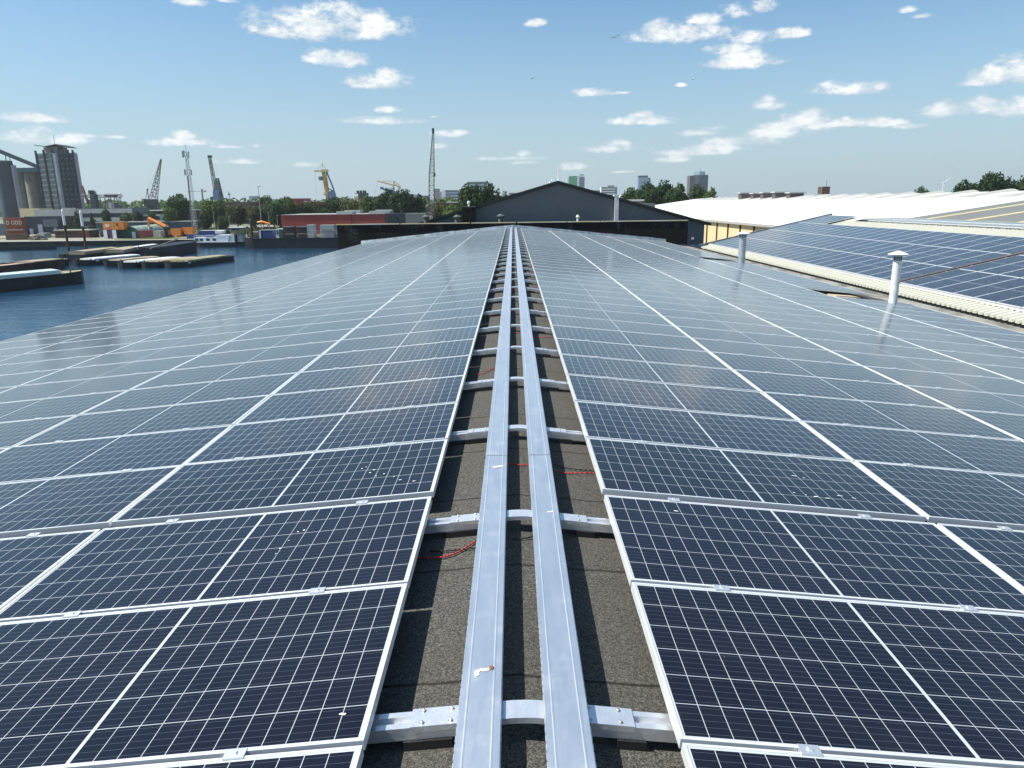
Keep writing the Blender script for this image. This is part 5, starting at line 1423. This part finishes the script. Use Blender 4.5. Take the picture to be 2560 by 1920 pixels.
# houseboat
HY = 219
hx = lambda x, y=600: at(x, y, HY).x
hz_ = lambda y, x=540: at(x, y, HY).z - WZ
t = thing('houseboat', 'white cabin boat on a black hull with four square windows', 'boat', ((hx(484) + hx(616)) / 2, HY, WZ)); cx = t.location.x
L = hx(616) - hx(484)
b, dk = vessel_hull(L, 4.6, hz_(604.5), 3.0, .3)
b.v = [(-x, y, z) for x, y, z in b.v]; dk.v = [(-x, y, z) for x, y, z in dk.v]
lpart('hull', b, 'hull', t); lpart('deck', dk, 'deckw', t); zd = hz_(604.5)
lpart('rub_rail', MB().box(-L / 2 + 1.6, L / 2 - 2.6, -2.42, -2.31, zd - .08, zd + .10), 'white', t)
X_ = lambda px_: hx(px_) - cx
lpart('fore_cabin', MB().box(X_(491), X_(547), -1.8, 1.8, zd, hz_(592.5)), 'white', t); lpart('main_cabin', MB().box(X_(548), X_(592), -1.9, 1.9, zd, hz_(587)), 'white', t)
for px_ in (494.5, 506, 522, 538): w_ = lpart('window', MB().box(X_(px_), X_(px_ + 8), -1.92, -1.82, zd + .35, zd + .35 + .75), 'winb', t)
lpart('roof_box', MB().box(X_(518), X_(534), -.9, .9, hz_(592.4), hz_(588)), 'blue', t)
lpart('wheelhouse', MB().box(X_(584), X_(612), -1.5, 1.5, hz_(586.8), hz_(570)), 'decky', t); lpart('wheelhouse_window', MB().box(X_(585), X_(603), -1.64, -1.52, hz_(576), hz_(570.8)), 'winb', t); lpart('wheelhouse_roof', MB().box(X_(578), X_(614), -1.8, 1.8, hz_(569.8), hz_(568.5)), 'white', t)
lpart('door', MB().box(X_(592.5), X_(597), -1.9, -1.0, zd, hz_(588)), 'dark', t); lpart('aft_cabin', MB().box(X_(598), X_(611), -1.4, 1.6, zd, hz_(587)), 'lightb', t); lpart('stair', MB().bar((X_(577), -2.0, zd), (X_(582), -2.0, hz_(587)), .12), 'decky', t)
b = MB()
for i in range(12):
    x_ = X_(491) + i * .75; b.bar((x_, -1.75, hz_(592.5)), (x_, -1.75, hz_(588)), .03)
b.bar((X_(491), -1.75, hz_(588)), (X_(491) + 8.25, -1.75, hz_(588)), .035); lpart('railing', b, 'steell', t)
lpart('mast', MB().bar((X_(620), 0, zd), (X_(617), 0, hz_(562)), .05).box(X_(613), X_(624), -.1, .1, hz_(562.5), hz_(561)), 'white', t)
# work barge with sheds
a, c_ = on(612, 606, WZ + 2.3), on(900, 590, WZ + 2.8)
Yw = 206
xL, xR = at(612, 600, Yw).x, at(905, 600, Yw).x
t, L = barge('long black work barge carrying crates and cabins, partly behind the parapet', (xL, Yw + 3), (xR, Yw + 1), 7, at(720, 595, Yw).z - WZ, 'hull', 'hullb', None, bow=2)
zd = at(720, 595, Yw).z
def deck(px0, px1, pt, m_, lab, Y=Yw + .5, dep=2.4, extra=None, name='container', zb=None):
    xa, xb_, zt4 = span(px0, px1, pt, Y); t_ = thing(name, lab, name.replace('_', ' '), ((xa + xb_) / 2, Y, zd - .1 if zb is None else zb))
    build('body', MB().box(xa, xb_, Y, Y + dep, (zd - .1) if zb is None else zb, zt4), m_, t_); return t_, xa, xb_, zt4
t_, xa, xb_, zt4 = deck(648, 681, 576, 'blue', 'blue box container on the work barge'); build('end_frame', MB().box(xa - .02, xa + .35, Yw + .3, Yw + .48, zd, zt4 + .05), 'white', t_); build('roof', MB().box(xa, xb_, Yw + .45, Yw + 2.9, zt4 + .01, zt4 + .12), 'pale', t_)
t_, xa, xb_, zt4 = deck(689, 706, 572, 'white', 'small white and teal wheel cabin on the work barge', name='cabin'); build('side_panel', MB().box(xa + .9, xb_, Yw + .3, Yw + .48, zd, zt4 - .15), 'green', t_); build('window', MB().box(xa + .15, xa + .6, Yw + .38, Yw + .48, zd + .9, zt4 - .3), 'winb', t_)
for px0, px1, lab in ((707, 734, 'left dark brown crate stack on the work barge'), (741, 765, 'right dark brown crate stack on the work barge')):
    t_, xa, xb_, zt4 = deck(px0, px1, 566, 'brown', lab, name='crate_stack'); build('top_edge', MB().box(xa, xb_, Yw + .35, Yw + .49, zt4 - .15, zt4), 'lightb', t_); build('mid_rail', MB().box(xa, xb_, Yw + .35, Yw + .49, zd + 1.0, zd + 1.1), 'lightb', t_)
t_, xa, xb_, zt4 = deck(766, 783, 562, 'lightb', 'grey cabin with round fans right of the crate stacks', name='cabin', dep=3)
for za in (.9, 2.2): build('fan', MB().lathe(0, 0, [(0, .02), (.33, .02), (.33, 0)], 14), 'hull', t_).matrix_local = Matrix.Translation((xa + .6 - t_.location.x, -.03, za)) @ Matrix.Rotation(R(90), 4, 'X')
t_, xa, xb_, zt4 = deck(799, 834, 562.5, 'lightb', 'long pale grey unit with a band of slots at the right of the work barge', name='cabin', dep=3)
build('slot_band', MB().box(xa + .4, xb_ - .4, Yw + .35, Yw + .49, zd + 1.7, zd + 2.2), 'olive', t_)
deck(835, 850, 562, 'olive', 'dark grey-green cabin end just left of the parapet', name='cabin', dep=3)
t_ = thing('handrail', 'thin railing along the deck of the work barge', 'railing', (xL, Yw, zd)); b = MB()
for px_ in range(770, 846, 9): x_ = at(px_, 580, Yw).x; b.bar((x_, Yw - .2, zd), (x_, Yw - .2, zd + 1.9), .03)
for zz in (1.0, 1.9): b.bar((at(768, 580, Yw).x, Yw - .2, zd + zz), (at(846, 580, Yw).x, Yw - .2, zd + zz), .03)
build('rails', b, 'lightb', t_)
# gulls
for px_, py_, s_, lab in ((1537, 93, .42, 'white gull gliding high in the blue right of centre'), (1734, 198, .3, 'small gull above the right-hand clouds'), (1331, 196, .16, 'tiny dark gull near the middle of the sky')):
    p_ = at(px_, py_, 60); t_ = thing('gull', lab, 'gull', p_)
    b = MB(); n = 8
    for i in range(n):
        x0_, x1_ = -1 + 2 * i / n, -1 + 2 * (i + 1) / n
        zf = lambda x: .16 * math.sin(abs(x) * 2.6) - .1 * abs(x) + .3 * x; yc = lambda x: .10 * (1 - abs(x)) + .02
        for zo in (0, .02): b.face([(x0_ * s_, -yc(x0_), zf(x0_) * s_ + zo), (x1_ * s_, -yc(x1_), zf(x1_) * s_ + zo), (x1_ * s_, yc(x1_), zf(x1_) * s_ + zo), (x0_ * s_, yc(x0_), zf(x0_) * s_ + zo)])
    b.bar((0, -.22, 0), (0, 0, .01), .03, 8, .055); b.bar((0, 0, .01), (0, .25, 0), .055, 8, .012)
    lpart('body', b, 'white', t_)

# ------------------------------------------------------------------ air
hz = MB().box(-2500, 2500, -60, 3200, WZ - 1.2, 130)
hm_ = bpy.data.materials.new('haze'); hm_.use_nodes = True; t = hm_.node_tree; t.nodes.clear()
vo = t.nodes.new('ShaderNodeVolumePrincipled'); vo.inputs['Density'].default_value = .00011; vo.inputs['Color'].default_value = (.85, .93, 1, 1); vo.inputs['Anisotropy'].default_value = .3
oo = t.nodes.new('ShaderNodeOutputMaterial'); t.links.new(vo.outputs[0], oo.inputs['Volume'])
ho = build('haze', hz, hm_); tag(ho, 'thin summer haze over the harbour and city', kind='stuff')
sc.cycles.volume_bounces = 0
